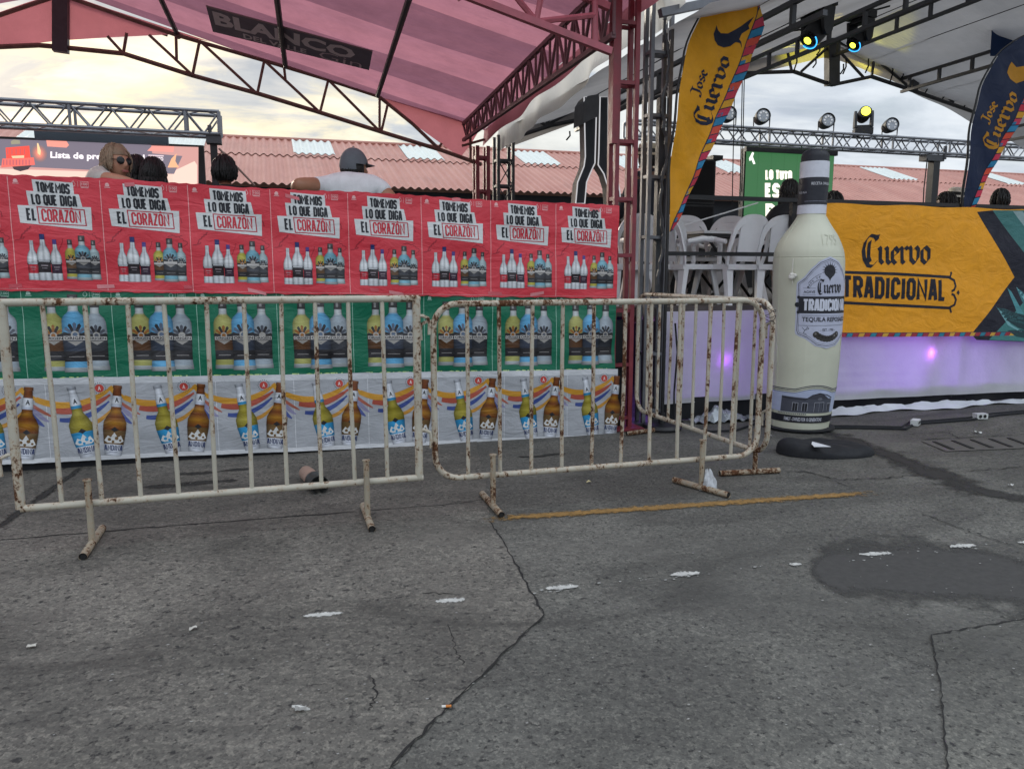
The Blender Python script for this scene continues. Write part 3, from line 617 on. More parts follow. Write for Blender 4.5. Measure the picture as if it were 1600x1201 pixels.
for k in range(-3, 8):
    q = rp(k); u0 = S + k * PW
    A.rect(u0 - .0022, RV0 + .008, u0 + .0022, RV1 - .01, 'e8a5a5', 1, 1, 30)
    top_icons(A, u0, RV1 - .045, 'eab4b4')
    rr = random.Random(k + 20)
    for (pts, wd) in (([(90, 660), (105, 610), (160, 570), (205, 525)], .008), ([(30, 672), (100, 655), (130, 640)], .006), ([(690, 590), (760, 570), (830, 600), (900, 640)], .005), ([(720, 560), (790, 590), (850, 575)], .004), ([(470, 760), (500, 690), (520, 640)], .004), ([(860, 690), (900, 660), (905, 630)], .004), ([(830, 380), (850, 400), (848, 440)], .006)):
        A.line([q(*p) for p in jag(pts, 4, 9, 3)], wd, 'a52837', 1)
    A.quad(q(255, 185), q(665, 188), q(660, 68), q(247, 52), 'd6d8d8', 2, 8, 4)
    A.quad(q(195, 312), q(742, 318), q(713, 184), q(180, 168), 'd6d8d8', 2.4, 10, 4)
    A.quad(q(100, 492), q(824, 546), q(830, 310), q(82, 316), 'd6d8d8', 2.8, 14, 5)
    A.block('TOMEMOS', q(288, 176), q(622, 188), q(622, 82), q(280, 72), '1d1f27', 5, .19)
    A.block('LO QUE DIGA', q(232, 302), q(688, 314), q(686, 202), q(226, 196), '1d1f27', 5, .18)
    A.block('EL', q(172, 466), q(268, 468), q(262, 344), q(164, 342), '1d1f27', 5, .17)
    A.block('CORAZÓN', q(322, 472), q(718, 478), q(714, 350), q(314, 342), 'c42c3c', 5, .135)
    A.line([q(290, 492), q(766, 500), q(756, 340), q(276, 326)], .0065, 'b52a3a', 4.6, True)
    clear_bottle(A, q, 188, 668, 1072, 56, 'c42c3c', 'c9ccd0', 2); clear_bottle(A, q, 425, 652, 1072, 58, '3a2438', '5a4a96', 2); clear_bottle(A, q, 303, 600, 1074, 70, '2a2328', '2e3a78', 5)
    gin_bottle(A, q, 580, 648, 1056, 60, 'b9b14e', 2, False, '5c4026', 'a06a34'); gin_bottle(A, q, 822, 648, 1058, 56, 'b0c4c8', 2, False, '3c3d42', '54565c'); gin_bottle(A, q, 704, 604, 1066, 80, '7fb4c6', 5, False, '45474e', '5e616a')
A.line([(U0, RV0 + .012), (U1 - .02, RV0 + .012)], .003, 'd98b8d', 1)
rn = random.Random(12)
for i in range(13):                                  # strips of clear tape and scuffs along the seams
    x = U0 + 1.3 + i * .34 + rn.uniform(-.12, .12); y = RV0 + rn.uniform(.004, .03) if i % 3 else RV1 - rn.uniform(.03, .06); l = rn.uniform(.05, .15); an = rn.uniform(-.5, .5); dx, dy = math.cos(an) * l, math.sin(an) * l * .4
    x = min(x, U1 - .2); A.quad((x, y), (x + dx, y + dy), (x + dx - .004, y + dy + .022), (x - .003, y + .026), ('d6757c', 'c9545e', 'dd8d92')[i % 3], 5.2, 6, 2)
tag(A.mb.build('red_banner', M_vinyl, loc=(.5, 5.64, 1.2), smooth=60), 'long red printed banner repeating TOMEMOS LO QUE DIGA EL CORAZÓN on the hoarding', 'banner')
# --- green roll
A = Art(surf(5.652, 1.1)); GV0, GV1 = .592, 1.222; base_sheet(A, GV0, GV1, GRN, 2.6, .005, 5)
for k in range(-3, 8):
    u0 = S + .012 + k * PW
    A.rect(u0 - .0018, GV0, u0 + .0018, GV1 - .01, '9fc3b3', 1, 1, 26); top_icons(A, u0, GV1 - .062, 'a9cbbd', 2)
    def q(x, y, u0=u0): return (u0 + x, y)
    for cx, body, lb, fl, kk, hw in ((.165, 'a9a862', '55361c', '94602c', 2, .064), (.418, 'a3afb8', '2d3037', '565a64', 3, .066), (.292, '62a8d2', '363e4e', '5a6a80', 6, .075)):
        gin_bottle(A, lambda x, y, u0=u0: (u0 + x, -y), cx, -1.145 if kk < 6 else -1.165, -.665 if kk < 6 else -.655, hw, body, kk, True, lb, fl, 1, 1)
    A.tbox('EL ORIGEN', u0 + .085, .585, u0 + .44, .625, 'c3d98a', 2, .03)
tag(A.mb.build('green_banner', M_vinyl, loc=(.5, 5.652, .6), smooth=60), 'long dark green printed banner with rows of three ORIGEN bottles below the red one', 'banner')
# --- white roll
A = Art(surf(5.644, .8)); WV0, WV1 = .058, .618; base_sheet(A, WV0, WV1, WHT, 2.62, .004, 8)
A.mb.grid(lambda i, j: A.fn(U0 + (2.62 - U0) * i, .058 + .03 * j, .0006), 120, 1, 0, lin('d4d6d9')); A.mb.grid(lambda i, j: A.fn(U0 + (2.62 - U0) * i, .575 + .043 * j, .0006), 120, 2, 0, lin('cdd0d4'))
def beer(A, c, v, tilt, glass, glass2, neck, lab, lab2, k):
    rows = [(v, .040, 'c9cdd6'), (v + .075, .046, 'd2d6de'), (v + .076, .047, lab), (v + .172, .055, lab), (v + .173, .055, glass), (v + .225, .055, glass2), (v + .265, .042, glass), (v + .298, .026, glass2), (v + .330, .024, glass), (v + .331, .0265, neck), (v + .350, .026, neck), (v + .351, .026, 'd0d4da'), (v + .405, .023, 'd0d4da'), (v + .406, .0215, 'c9cdd4' if lab2 else glass), (v + .455, .018, 'cfd3da' if lab2 else glass), (v + .457, .0215, '8b8f96' if lab2 else '6a3a18'), (v + .478, .021, 'a9adb4' if lab2 else '7a4820')]
    rows = [(a_, b_ * 1.27, c_) for a_, b_, c_ in rows]
    T0 = A.strip(c, rows, 6, k, tilt, v, [.40, .8, 1.05, 1.2, 1.0, .78, .38])
    T = lambda x, y: T0(x * 1.27, y)
    def tp(pts): return [T(x, y) for x, y in pts]
    A.block('ANDINA', *tp([(-.042, v + .032), (.042, v + .032), (.044, v + .070), (-.044, v + .070)]), '26345e', k + 1.5, .15); A.line(tp([(-.02, v + .022), (.02, v + .022)]), .003, '6a7288', k + 1.5)
    A.poly(tp([(-.046, v + .10), (-.03, v + .135), (-.016, v + .122), (0, v + .158), (.017, v + .124), (.032, v + .138), (.046, v + .10), (.03, v + .085), (-.03, v + .085)]), 'd3d4d2', k + 1)
    for (x, y, r) in ((-.022, .108, .011), (.012, .118, .012), (.03, .104, .008), (-.004, .094, .009)): A.disc((T(x, v + y)), r, lab, k + 1.3, 8)
    A.poly(tp([(-.018, v + .176), (0, v + .196), (.02, v + .176), (0, v + .16)]), '2a2a2e', k + .8)
    A.text('A', *tp([(-.009, v + .362), (.010, v + .362), (.010, v + .395), (-.009, v + .395)]), '22242c', k + 1.5, .03)
for k in range(-3, 8):
    c1, c2 = -1.245 + (k - 0) * PW, -1.098 + k * PW; u0 = c1 - .225; V = lambda y: y
    A.rect(u0 - .0018, WV0, u0 + .0018, WV1, 'd9dbde', 1.2, 1, 20)
    def rib(y0, y1, ym, x0, x1, wd, col, kk):
        pts = []; wds = []
        for i in range(21):
            q = i / 20; x = min(x0 + (x1 - x0) * q, 2.60 - u0); y = y0 * (1 - q) ** 2 + 2 * ym * q * (1 - q) + y1 * q * q; pts.append((u0 + x, y)); wds.append(wd * (.35 + .65 * math.sin(math.pi * min(1, .15 + q * .9)) ** .6))
        A.line(pts, wds, col, kk)
    rib(.48, .555, .36, -.06, .40, .045, 'c8912f', 1.5); rib(.555, .48, .49, .38, .47, .036, 'c8912f', 1.5)
    rib(.405, .50, .365, .03, .38, .042, 'a8503f', 1.7); rib(.34, .455, .315, .07, .37, .034, '3a4d8c', 1.9); rib(.305, .40, .30, .22, .38, .026, 'bf8a3a', 2.0)
    rib(.475, .33, .36, .41, .53, .03, '8d8aa8', 1.6); rib(.44, .30, .34, .395, .50, .03, '4a5793', 1.8); rib(.46, .36, .40, .42, .555, .022, 'a9604e', 1.7)
    A.disc((u0 + .318, .545), .027, 'c0453c', 2.2, 20)
    A.tbox('A', u0 + .309, .531, u0 + .327, .559, 'e2d6d2', 3, .03)
    for i in range(18):
        a = i * 6.2832 / 18; p = (u0 + .318 + .038 * math.cos(a), .545 + .038 * math.sin(a)); A.disc(p, .0034, '4b4d55', 2.4, 5)
    beer(A, c1, .085, R(9), '857a20', 'a3973a', '2f86b4', '2d93c6', True, 4)
    beer(A, c2, .088, R(-7), '6e3812', 'a06f1c', 'b9bfcc', '6f5430', False, 7)
tag(A.mb.build('white_banner', M_vinyl, loc=(.5, 5.644, .06), smooth=60), 'long pale grey printed banner of leaning ANDINA beer bottles at the foot of the hoarding', 'banner')
# hoarding boards that carry the rolls
hb = empty('hoarding', (.5, 5.7, 0), label='black hoarding panels carrying the red, green and white printed banners', cat='hoarding')
for i in range(4):
    mb = MB(); x = U0 + i * 1.46; mb.box((x, 5.675, 0), (min(x + 1.455, 2.585), 5.70, 1.86 - .031 * i)); mb.build('panel', M_blk, hb)
mb = MB(); mb.bar((U0, 5.755, 1.90), (2.6, 5.755, 1.80), .04, .04); mb.build('top_rail', M_blkst, hb)

# ============================================================ crowd barriers
M_paint = rusty('barrier_paint', 'bdb8a8', .62); M_paint2 = rusty('barrier_paint_worn', 'bab4a4', .80); M_foot = rusty('foot_paint', 'a39a88', .9)
def barrier(a, b, z0, z1, nb, corner, feet, label, bar_r=.0112, fr=.0172, hook=None, lean=None, mats=(None, None), footlen=.21):
    a, b = Vector((*a, 0)), Vector((*b, 0)); d = (b - a).normalized(); L = (b - a).length; nrm = Vector((-d.y, d.x, 0))
    g = empty('crowd_barrier', a, 0, label=label, cat='barrier', group='rusty white crowd barriers')
    W = lambda x, z, y=0: a + d * x + nrm * y + Vector((0, 0, z))
    m1, m2 = mats[0] or M_paint, mats[1] or M_paint
    if corner > .01:
        pts = []
        for (cx, cz, a0) in ((corner, z0 + corner, 180), (L - corner, z0 + corner, 270), (L - corner, z1 - corner, 0), (corner, z1 - corner, 90)):
            for i in range(7): q = R(a0 + 15 * i); pts.append(W(cx + corner * math.cos(q), cz + corner * math.sin(q)))
        mb = MB(); mb.tube(pts, fr, 12, closed=True); mb.build('frame', m2, g)
    else:
        mb = MB()
        for p in (((0, z0), (0, z1)), ((L, z0), (L, z1)), ((-.02, z1), (L + .02, z1)), ((-.0, z0), (L + .02, z0))): mb.tube([W(*p[0]), W(*p[1])], fr * (1.18 if p[0][0] == p[1][0] else 1), 12)
        mb.build('frame', m2, g)
    rn = random.Random(nb + int(a.x * 10))
    for i in range(nb):
        x = L * (i + 1) / (nb + 1); x2 = x + rn.uniform(-.012, .012); ym = rn.uniform(-.004, .004)
        mb = MB(); mb.tube([W(x, z0 + .012), W((x + x2) / 2 + rn.uniform(-.004, .004), (z0 + z1) / 2, ym), W(x2, z1 - .012)], bar_r, 10); mb.build('bar', m1, g)
    for (fx, fy, ang) in feet:
        c = W(fx, 0); e = (Matrix.Rotation(ang, 3, 'Z') @ nrm); mb = MB()
        side = -e * .036
        mb.tube([c + side + Vector((0, 0, .03)), c + side + Vector((0, 0, z0 + .12))], .0155, 12)
        mb.tube([c + side + Vector((0, 0, z0 + .12)), c + side + Vector((0, 0, z0 + .127))], .0205, 12)
        f = mb.build('foot', M_foot, g)
        p0, p1 = c + e * (footlen + fy) + Vector((0, 0, .0195)), c - e * (footlen - fy) + Vector((0, 0, .0195)); dd = (p1 - p0).normalized()
        mb = MB(); mb.tube([p0, p1], .0185, 14, cap=False); mb.tube([p0 + dd * .004, p1 - dd * .004], .0155, 14, m=1); mb.build('foot_bar', [M_foot, M_crack], f)
    for (hx, hz, sg) in (hook or ()):
        pts = [W(hx + sg * (.0 + .034 * math.sin(t)), hz + .034 * math.cos(t) * 1.2) for t in [i * math.pi / 8 for i in range(0, 9)]]
        pts = [W(hx, hz + .04)] + [W(hx + sg * .03, hz + .045), W(hx + sg * .062, hz + .03), W(hx + sg * .068, hz), W(hx + sg * .066, hz - .055)]
        mb = MB(); mb.tube(pts, .009, 8); mb.build('hook', m2, g)
    return g
barrier((-1.185, 4.0), (.70, 4.0), .205, 1.165, 10, 0, [(.295, -.02, 0), (1.60, -.02, 0)], 'rusty white crowd barrier with square corners at the left, before the bottle banners', hook=[(1.885, 1.03, 1), (1.885, .42, 1), (0, .42, -1)], fr=.0182)
barrier((.79, 4.01), (2.80, 3.99), .185, 1.135, 10, .13, [(.315, 0, 0), (1.60, -.03, R(20))], 'rusty white crowd barrier with rounded corners, a plastic bag caught on its right foot', mats=(M_paint2, M_paint2), hook=[(0, 1.0, -1)])
barrier((2.90, 4.03), (2.84, 5.74), .17, 1.125, 9, .13, [(.16, 0, R(-8)), (1.53, 0, R(12))], 'rusty white crowd barrier turned sideways, running back from the middle barrier to the towers', mats=(M_paint, M_paint), hook=[(0, .95, 0.9), (0, .40, .9)])
M_wire = pmat('tie_wire', '2a2826', .6, .2, 10, 0)
mb = MB(); c = Vector((2.83, 4.0, .99))
mb.tube([c + Vector((.045 * math.cos(t) + .02, .02 * math.sin(t), .012 * math.sin(2.3 * t) + .0016 * t * 4)) for t in [i * .5 for i in range(30)]], .0022, 5); mb.tube([c + Vector((-.02, 0, 0)), c + Vector((-.06, -.02, -.03)), c + Vector((-.055, -.02, -.08))], .002, 5)
tag(mb.build('tie_wire', M_wire, loc=c), 'thin dark wire tying the middle barrier to the sideways barrier', 'wire')

# ============================================================ inflatable bottle
IC = Vector((4.21, 5.41, 0)); YC = 5.41
rowsI = [(672, 1200, 1291), (668, 1198.5, 1293), (650, 1199, 1297), (600, 1202, 1306), (560, 1203, 1310.5), (500, 1204.5, 1315), (440, 1205, 1318), (412, 1206, 1318.5), (398, 1208, 1317), (386, 1213, 1313), (374, 1221, 1308), (363, 1230, 1301), (353, 1238, 1295), (344, 1244, 1290.5), (340, 1245, 1289.5), (325, 1246.5, 1290.5), (285, 1249, 1294), (258, 1250.5, 1295.5), (249, 1251.5, 1296), (243, 1254, 1293), (239.5, 1260, 1287), (238, 1270, 1277)]
vdir = Vector((-IC.x, -IC.y, 0)).normalized(); vr = Vector((-vdir.y, vdir.x, 0))
if vr.dot(_r) < 0: vr = -vr
cosv = vr.x
RI = []
for (y, xl, xr) in rowsI:
    pl, p2 = atY(xl, y, YC), atY(xr, y, YC); RI.append(((pl.z + p2.z) / 2, (pl.x + p2.x) / 2, (p2.x - pl.x) / 2 * cosv))
z00 = RI[0][0]; RI = [(max(0.0, (z - z00)), x, r) for z, x, r in RI]
xm = [q[1] for q in RI]
def ring_at(z):
    if z <= RI[0][0]: return RI[0][1], RI[0][2]
    for (za, xa, ra), (zb, xb, rb) in zip(RI[:-1], RI[1:]):
        if za <= z <= zb: t = (z - za) / (zb - za + 1e-9); return xa + (xb - xa) * t, ra + (rb - ra) * t
    return RI[-1][1], RI[-1][2]
def ip(phi, z, l=0): cx, r = ring_at(z); return Vector((cx, YC, z)) + (vdir * math.cos(phi) + vr * math.sin(phi)) * (r + l)
Zp = lambda py: max(0, atY(1262, py, YC).z - z00)
bt = empty('inflatable_bottle', (IC.x, IC.y, 0), label='giant inflatable cream tequila bottle with CUERVO TRADICIONAL label standing on the pavement', cat='inflatable bottle')
M_inf = pmat('inflatable_cream', 'c4c5b2', .5, .09, 2.2, .55, 5); M_icap = pmat('inflatable_cap', '20222b', .6, .15, 5, .2, 10); M_lbl = print_mat('printed_label', .5, .15)
def tube_rings(zs, name, mat, l=0.0, cap=False, n=56, wob=0):
    mb = MB(); rn = random.Random(len(zs))
    mb.grid(lambda i, j: ip(i * 2 * math.pi, zs[int(round(j * (len(zs) - 1)))], l + wob * math.sin(i * 6.283 * 5 + j * 9)), n, len(zs) - 1)
    if cap: mb.add([ip(t * 2 * math.pi / n, zs[-1], l) for t in range(n)], [tuple(range(n))])
    return mb.build(name, mat, bt, smooth=60)
import itertools
def zrange(a, b, n): return [a + (b - a) * i / n for i in range(n + 1)]
zseam = Zp(408)
zs = zrange(0, zseam - .008, 30) + [zseam - .004, zseam, zseam + .004] + zrange(zseam + .008, Zp(339), 16)
mb = MB()
mb.grid(lambda i, j: ip(i * 2 * math.pi, zs[int(round(j * (len(zs) - 1)))], (-.004 if abs(zs[int(round(j * (len(zs) - 1)))] - zseam) < .001 else 0) + .003 * math.sin(i * 6.283 * 3 + 2) * math.sin(j * 7)), 64, len(zs) - 1); mb.build('body', M_inf, bt, smooth=60)
tube_rings(zrange(Zp(259), RI[-1][0], 10), 'cap', M_icap, .0, True)
def wrap(phic): return lambda u, v, l=0: ip(phic + u / max(.05, ring_at(v)[1]), v, .003 + l)
A = Art(wrap(0), .0006, .025)
def nb(y0, y1, col, k=0, l=0):
    z0, z1 = Zp(y0), Zp(y1); mb = A.mb; mb.grid(lambda i, j: ip(i * 2 * math.pi, z0 + (z1 - z0) * j, .004 + l), 48, 6, 0, lin(col))
nb(340, 325, 'd6d8e2'); nb(326, 284, '23252f', l=.002); nb(284, 258.5, 'd6d8e2')
zz = Zp(296); A.tbox('RECETA ORIGINAL', -.015, zz, .17, zz + .022, 'c9cad0', 6, .01); zz = Zp(308); A.tbox('TEQUILA', -.13, zz - .005, -.045, zz + .014, 'b9bac2', 6, .01); A.line([(-.06, Zp(321)), (.12, Zp(321))], .004, '77798a', 6)
A.mb.build('neck_label', M_lbl, bt, smooth=60)
# front label
PH = R(35); A = Art(wrap(PH), .0006, .025); z0, z1 = Zp(544), Zp(407); zc = (z0 + z1) / 2
LB = 'b9bdd0'; DK = '1d1e28'; zt = lambda f: z0 + (z1 - z0) * f
outline = [(-.255, zt(.18)), (-.245, zt(.14)), (-.17, zt(.10)), (-.09, zt(.02)), (0, zt(0)), (.09, zt(.02)), (.17, zt(.10)), (.245, zt(.14)), (.255, zt(.18)), (.255, zt(.72)), (.2, zt(.78)), (.15, zt(.87)), (.08, zt(.96)), (0, zt(1)), (-.08, zt(.96)), (-.15, zt(.87)), (-.2, zt(.78)), (-.255, zt(.72))]
def hwid(v):
    best = 0
    for a, b in zip(outline, outline[1:] + outline[:1]):
        if (a[1] - v) * (b[1] - v) <= 0 and a[1] != b[1]: best = max(best, abs(a[0] + (b[0] - a[0]) * (v - a[1]) / (b[1] - a[1])))
    return best
A.mb.grid(lambda i, j: A.fn((i * 2 - 1) * hwid(min(max(z0 + (z1 - z0) * j, z0 + .002), z1 - .002)), z0 + (z1 - z0) * j, 0), 24, 40, 0, lin(LB))
A.line([(x * .94, zc + (y - zc) * .95) for x, y in outline], .004, DK, 1, True); A.line([(x * .90, zc + (y - zc) * .915) for x, y in outline], .002, DK, 1, True)
ca = (0.0, zt(.845))
for i in range(11):
    a = R(-10 + i * 20); A.poly([(ca[0] + .026 * math.cos(a - .22), ca[1] + .026 * math.sin(a - .22)), (ca[0] + .074 * math.cos(a), ca[1] + .078 * math.sin(a)), (ca[0] + .026 * math.cos(a + .22), ca[1] + .026 * math.sin(a + .22))], DK, 2)
A.disc(ca, .050, DK, 2.4, 18); A.poly([(-.03, ca[1] - .036), (.03, ca[1] - .036), (.006, ca[1] - .062), (0, ca[1] - .08), (-.006, ca[1] - .062)], DK, 2.2)
A.line([(.17 * math.cos(a), zt(.60) + .13 * math.sin(a)) for a in [R(t) for t in range(115, 166, 8)]], .0025, DK, 2); A.line([(.19 * math.cos(a), zt(.60) + .17 * math.sin(a)) for a in [R(t) for t in range(112, 160, 8)]], .0025, DK, 2)
for i, ch in enumerate('100% DE'):
    if ch == ' ': continue
    a = R(160 - i * 7); p = (.178 * math.cos(a), zt(.60) + .150 * math.sin(a)); A.text(ch, *[(p[0] + x, p[1] + y) for x, y in ((-.005, -.008), (.005, -.004), (.003, .009), (-.007, .005))], DK, 2.5, .01)
A.text('Cuervo', (-.10, zt(.585)), (.12, zt(.59)), (.12, zt(.765)), (-.10, zt(.76)), DK, 3, 0, True)
A.tbox('AGAVE', -.2, zt(.605), -.115, zt(.635), DK, 2, .01); A.line([(-.205, zt(.66)), (-.11, zt(.66))], .002, DK, 2); A.line([(-.205, zt(.585)), (-.11, zt(.585))], .002, DK, 2)
A.quad((-.235, zt(.385)), (.235, zt(.385)), (.235, zt(.57)), (-.235, zt(.57)), DK, 2, 20, 2)
for sx in (-1, 1):
    for fy in (.385, .57): A.disc((sx * .235, zt(fy) + (.008 if fy < .4 else -.008)), .013, DK, 2.2, 10)
    A.disc((sx * .245, zt(.478)), .02, DK, 2.2, 10)
A.block('TRADICIONAL', (-.2, zt(.412)), (.21, zt(.412)), (.21, zt(.543)), (-.2, zt(.543)), 'd0d3e0', 4, .19)
A.tbox('TEQUILA REPOSADO', -.205, zt(.285), .215, zt(.345), DK, 3, .02); A.line([(-.21, zt(.36)), (.21, zt(.36))], .002, DK, 2); A.line([(-.23, zt(.25)), (.21, zt(.255))], .0025, DK, 2)
A.tbox('- EST. 1795 -', -.06, zt(.19), .07, zt(.218), DK, 3, .01)
A.line([(-.2, zt(.23)), (-.18, zt(.20)), (-.15, zt(.215)), (-.16, zt(.235)), (-.19, zt(.17)), (-.16, zt(.15))], .003, DK, 2)
for i in range(9): q = i / 8 * 2 - 1; A.disc((q * .092, zt(.105) + .034 * q * q), .026, '35322f', 2.5 + i * .1, 12)
for i in range(8): q = i / 7 * 2 - 1; A.disc((q * .097, zt(.115) + .034 * q * q), .0085, '77726d' if i in (0, 6, 7) else '24211f', 4, 8)
A.mb.build('front_label', M_lbl, bt, smooth=60)
A = Art(wrap(0), .0006, .025)
def wave(phi): q = abs(phi - R(24)); return .035 * max(0, math.cos(min(1, q / .62) * math.pi / 2)) if q < .62 else 0
zb0, zb1 = Zp(641), Zp(611)
A.mb.grid(lambda i, j: ip(-math.pi + i * 2 * math.pi, zb0 + (zb1 + wave(-math.pi + i * 2 * math.pi) - zb0) * j, .0035), 90, 4, 0, lin('aeb8d2'))
for (o, wd) in ((.012, .004), (.024, .006), (-.004, .003)):
    A.mb.grid(lambda i, j: ip(-math.pi + i * 2 * math.pi, zb1 + wave(-math.pi + i * 2 * math.pi) + o + wd * j, .005), 90, 1, 0, lin('2a2d45'))
A.mb.grid(lambda i, j: ip(-math.pi + i * 2 * math.pi, Zp(656) + (Zp(645) - Zp(656)) * j, .0045), 90, 1, 0, lin('1b1c24'))
u = lambda px: ring_at(.2)[1] * math.asin(max(-1, min(1, (px - 1250) / 49)))
A.quad((u(1221), Zp(640.5)), (u(1293), Zp(641)), (u(1293), Zp(620)), (u(1221), Zp(617)), '4a4d58', 3, 14, 3); A.poly([(u(1258), Zp(619)), (u(1290), Zp(621)), (u(1282), Zp(613.5)), (u(1275), Zp(611)), (u(1268), Zp(613))], '3b3d47', 4)
A.line([(u(1221), Zp(619)), (u(1256), Zp(621)), (u(1266), Zp(614)), (u(1276), Zp(611.5)), (u(1286), Zp(614)), (u(1293), Zp(619))], .007, '23242c', 5)
for a, b, c_, d_ in ((1238, 1246, 638, 626), (1252, 1260, 638, 626), (1270, 1283, 639, 625), (1288, 1292, 638, 627)):
    A.rect(u(a), Zp(c_), u(b), Zp(d_), '1c1d24', 5, 1, 1); A.line([(u(a), Zp(c_)), (u(a), Zp(d_)), (u(b), Zp(d_)), (u(b), Zp(c_))], .004, '9a9ca6', 6); A.line([((u(a) + u(b)) / 2, Zp(c_)), ((u(a) + u(b)) / 2, Zp(d_))], .003, '83858f', 6)
A.disc((u(1277), Zp(620)), .02, '6b6e78', 5.5, 10, .012)
for i in range(16): A.rect(u(1218) + i * .0145, Zp(643.5), u(1218) + i * .0145 + .010, Zp(642), '4b4e5c', 5, 1, 1)
A.tbox('FAMILY - OWNED FOR 10 GENERATIONS', u(1228), Zp(653.5), u(1228) + .30, Zp(648), 'c7c9d2', 6, .02)
A.mb.build('base_label', M_lbl, bt, smooth=60)
# raised digits on the shoulder, filling valve with its cord
A = Art(wrap(R(24)), .001)
A.tbox('1795', .0, Zp(389), .135, Zp(372), 'b9b79d', 3, 0); A.mb.build('raised_digits', M_inf, bt)
mb = MB(); p = ip(R(-24), Zp(410), .006); q = ip(R(-24), Zp(436), .02)
mb.tube([p, (p + q) / 2 + vdir * .012, q], .003, 6); mb.tube([q, q - Vector((0, 0, .07)) + vr * .01], .0022, 6)
for i in range(9): mb.lathe([(.001, -.016), (.015, -.008), (.016, .006), (.001, .016)], q + vr * .018 * math.cos(i * 2.4) * (i / 6) + Vector((0, 0, .013 * math.sin(i * 2.4))) + vdir * .008 * (i % 3), 8)
mb.build('tie_cord', pmat('white_cord', 'd6d4cc', .8, .1, 20), bt)
for ph in (R(-52), R(78)):
    mb = MB(); mb.tube([ip(ph + .02 * math.sin(z * 5), z, .001) for z in zrange(.02, Zp(345), 60)], .0028, 5); mb.build('seam', M_inf, bt)
mb = MB(); mb.lathe([(.29, .0), (.292, .012), (.27, .014)], (RI[0][1], YC, .012), 40); mb.build('base_ring', M_blk, bt)

# ============================================================ orange banner and skirts on the right
YB = 5.85
def qB(px, py): p = atY(px, py, YB); return (p.x, p.z)
wb = lambda u, v: (.016 * math.sin(2.2 * u + 1.0 * v) + .006 * math.sin(11 * v + 1.4 * u + math.sin(3 * u)) + .010 * math.exp(-((u - 5.3) / .25) ** 2 - ((v - 1.62) / .16) ** 2) + .010 * math.exp(-((u - 6.0) / .22) ** 2 - ((v - 1.56) / .12) ** 2) + .010 * math.sin(16 * (u * .5 + v) + 1) * max(0, 1 - (u - 4.6) / .9) * max(0, 1.15 - v) * 1.6)
A = Art(lambda u, v, l=0: Vector((u, YB - wb(u, v) - l, v)), .0006)
XL, XR = qB(1283, 400)[0], 8.6; zT, zB = 1.905, .715
zb_ = lambda u: zB - .035 * (u - 4.8) / 2
ORN = 'eca01c'
A.mb.grid(lambda i, j: A.fn(XL + (XR - XL) * i, zb_(XL + (XR - XL) * i) * (1 - j) + (zT + .006 * math.sin(i * 33)) * j), 130, 40, 0, lin(ORN))
NV = '1b1c2a'; TL = '3f7472'
A.poly([qB(1528, 331), qB(1553, 328.5), qB(1620, 420), qB(1660, 480), qB(1660, 536), qB(1525, 531), qB(1517, 522), qB(1587.5, 433)], NV, 1)
A.poly([qB(1553, 328.5), qB(1800, 329), qB(1800, 540), qB(1660, 536), qB(1660, 470), qB(1620, 420)], TL, 1.2)
A.poly([qB(1545, 531), qB(1600, 473), qB(1620, 480), qB(1620, 534)], '44817f', 1.3)
A.poly([qB(1585, 330), qB(1600, 330), qB(1640, 380), qB(1640, 400)], '8fa7a8', 1.6)
for pts, c in (([(1556, 480), (1600, 492), (1615, 500), (1615, 520), (1592, 512), (1572, 500)], '1f3d42'), ([(1556, 480), (1572, 483), (1600, 497), (1615, 505), (1600, 506), (1575, 500)], '2e5a5e'), ([(1576, 450), (1582, 455), (1600, 490), (1590, 490)], '4e8f96'), ([(1590, 448), (1600, 456), (1618, 480), (1618, 500), (1598, 470)], '3a7078'), ([(1574, 516), (1598, 515), (1618, 520), (1618, 531), (1590, 526)], '23474a'), ([(1556, 479), (1566, 488), (1580, 507), (1600, 518), (1598, 520), (1575, 508)], '79b0b4'), ([(1590, 448), (1604, 462), (1620, 486), (1620, 490), (1600, 466)], '7db4b8')):
    A.poly([qB(*p) for p in pts], c, 2)
A.text('Cuervo', qB(1346, 419), qB(1452, 418), qB(1452, 366), qB(1346, 365), NV, 3, 0, True)
A.block('TRADICIONAL', qB(1316, 465), qB(1475, 470.5), qB(1475, 436.5), qB(1316, 430), NV, 3, .19)
def bl(p, w): A.line([qB(*q) for q in p], w, NV, 3)
bl([(1283, 424), (1400, 428), (1482, 433)], .026); bl([(1283, 471), (1400, 477), (1482, 481)], .026)
bl([(1482, 434), (1485, 427), (1484, 425)], .02); bl([(1480, 433), (1489, 438), (1491, 447), (1488, 453), (1484, 455)], .022); bl([(1482, 481), (1484, 487), (1483, 488)], .02); bl([(1480, 481), (1489, 476), (1491, 468), (1488, 461), (1484, 459)], .022)
A.poly([qB(1492, 457), qB(1495, 453), qB(1497, 457), qB(1495, 461)], NV, 3)
rn = random.Random(3); cols = ['9e2f3f', 'c24a3a', '2f7f94', '8d2a44', 'd0a040', '3a2a44']
n = 60
for i in range(n):
    a, b = XL + (XR - XL) * i / n, XL + (XR - XL) * (i + 1) / n; c = cols[0] if i % 4 in (0, 2) else (cols[2] if i % 4 == 1 else cols[4]); zz = zb_((a + b) / 2)
    A.quad((a, zz), (b, zz), (b + .02, zz + .035), (a + .02, zz + .035), c, 1.5 + .02 * (i % 2), 2, 1)
    A.line([(a, zz), (a + .02, zz + .035)], .005, cols[5], 2)
A.line([(XL, zb_(XL) + .037), (XR, zb_(XR) + .037)], .005, cols[5], 2.2)
M_cloth = print_mat('printed_cloth', .7, .5, 0, (2.0, 1, 3.5))
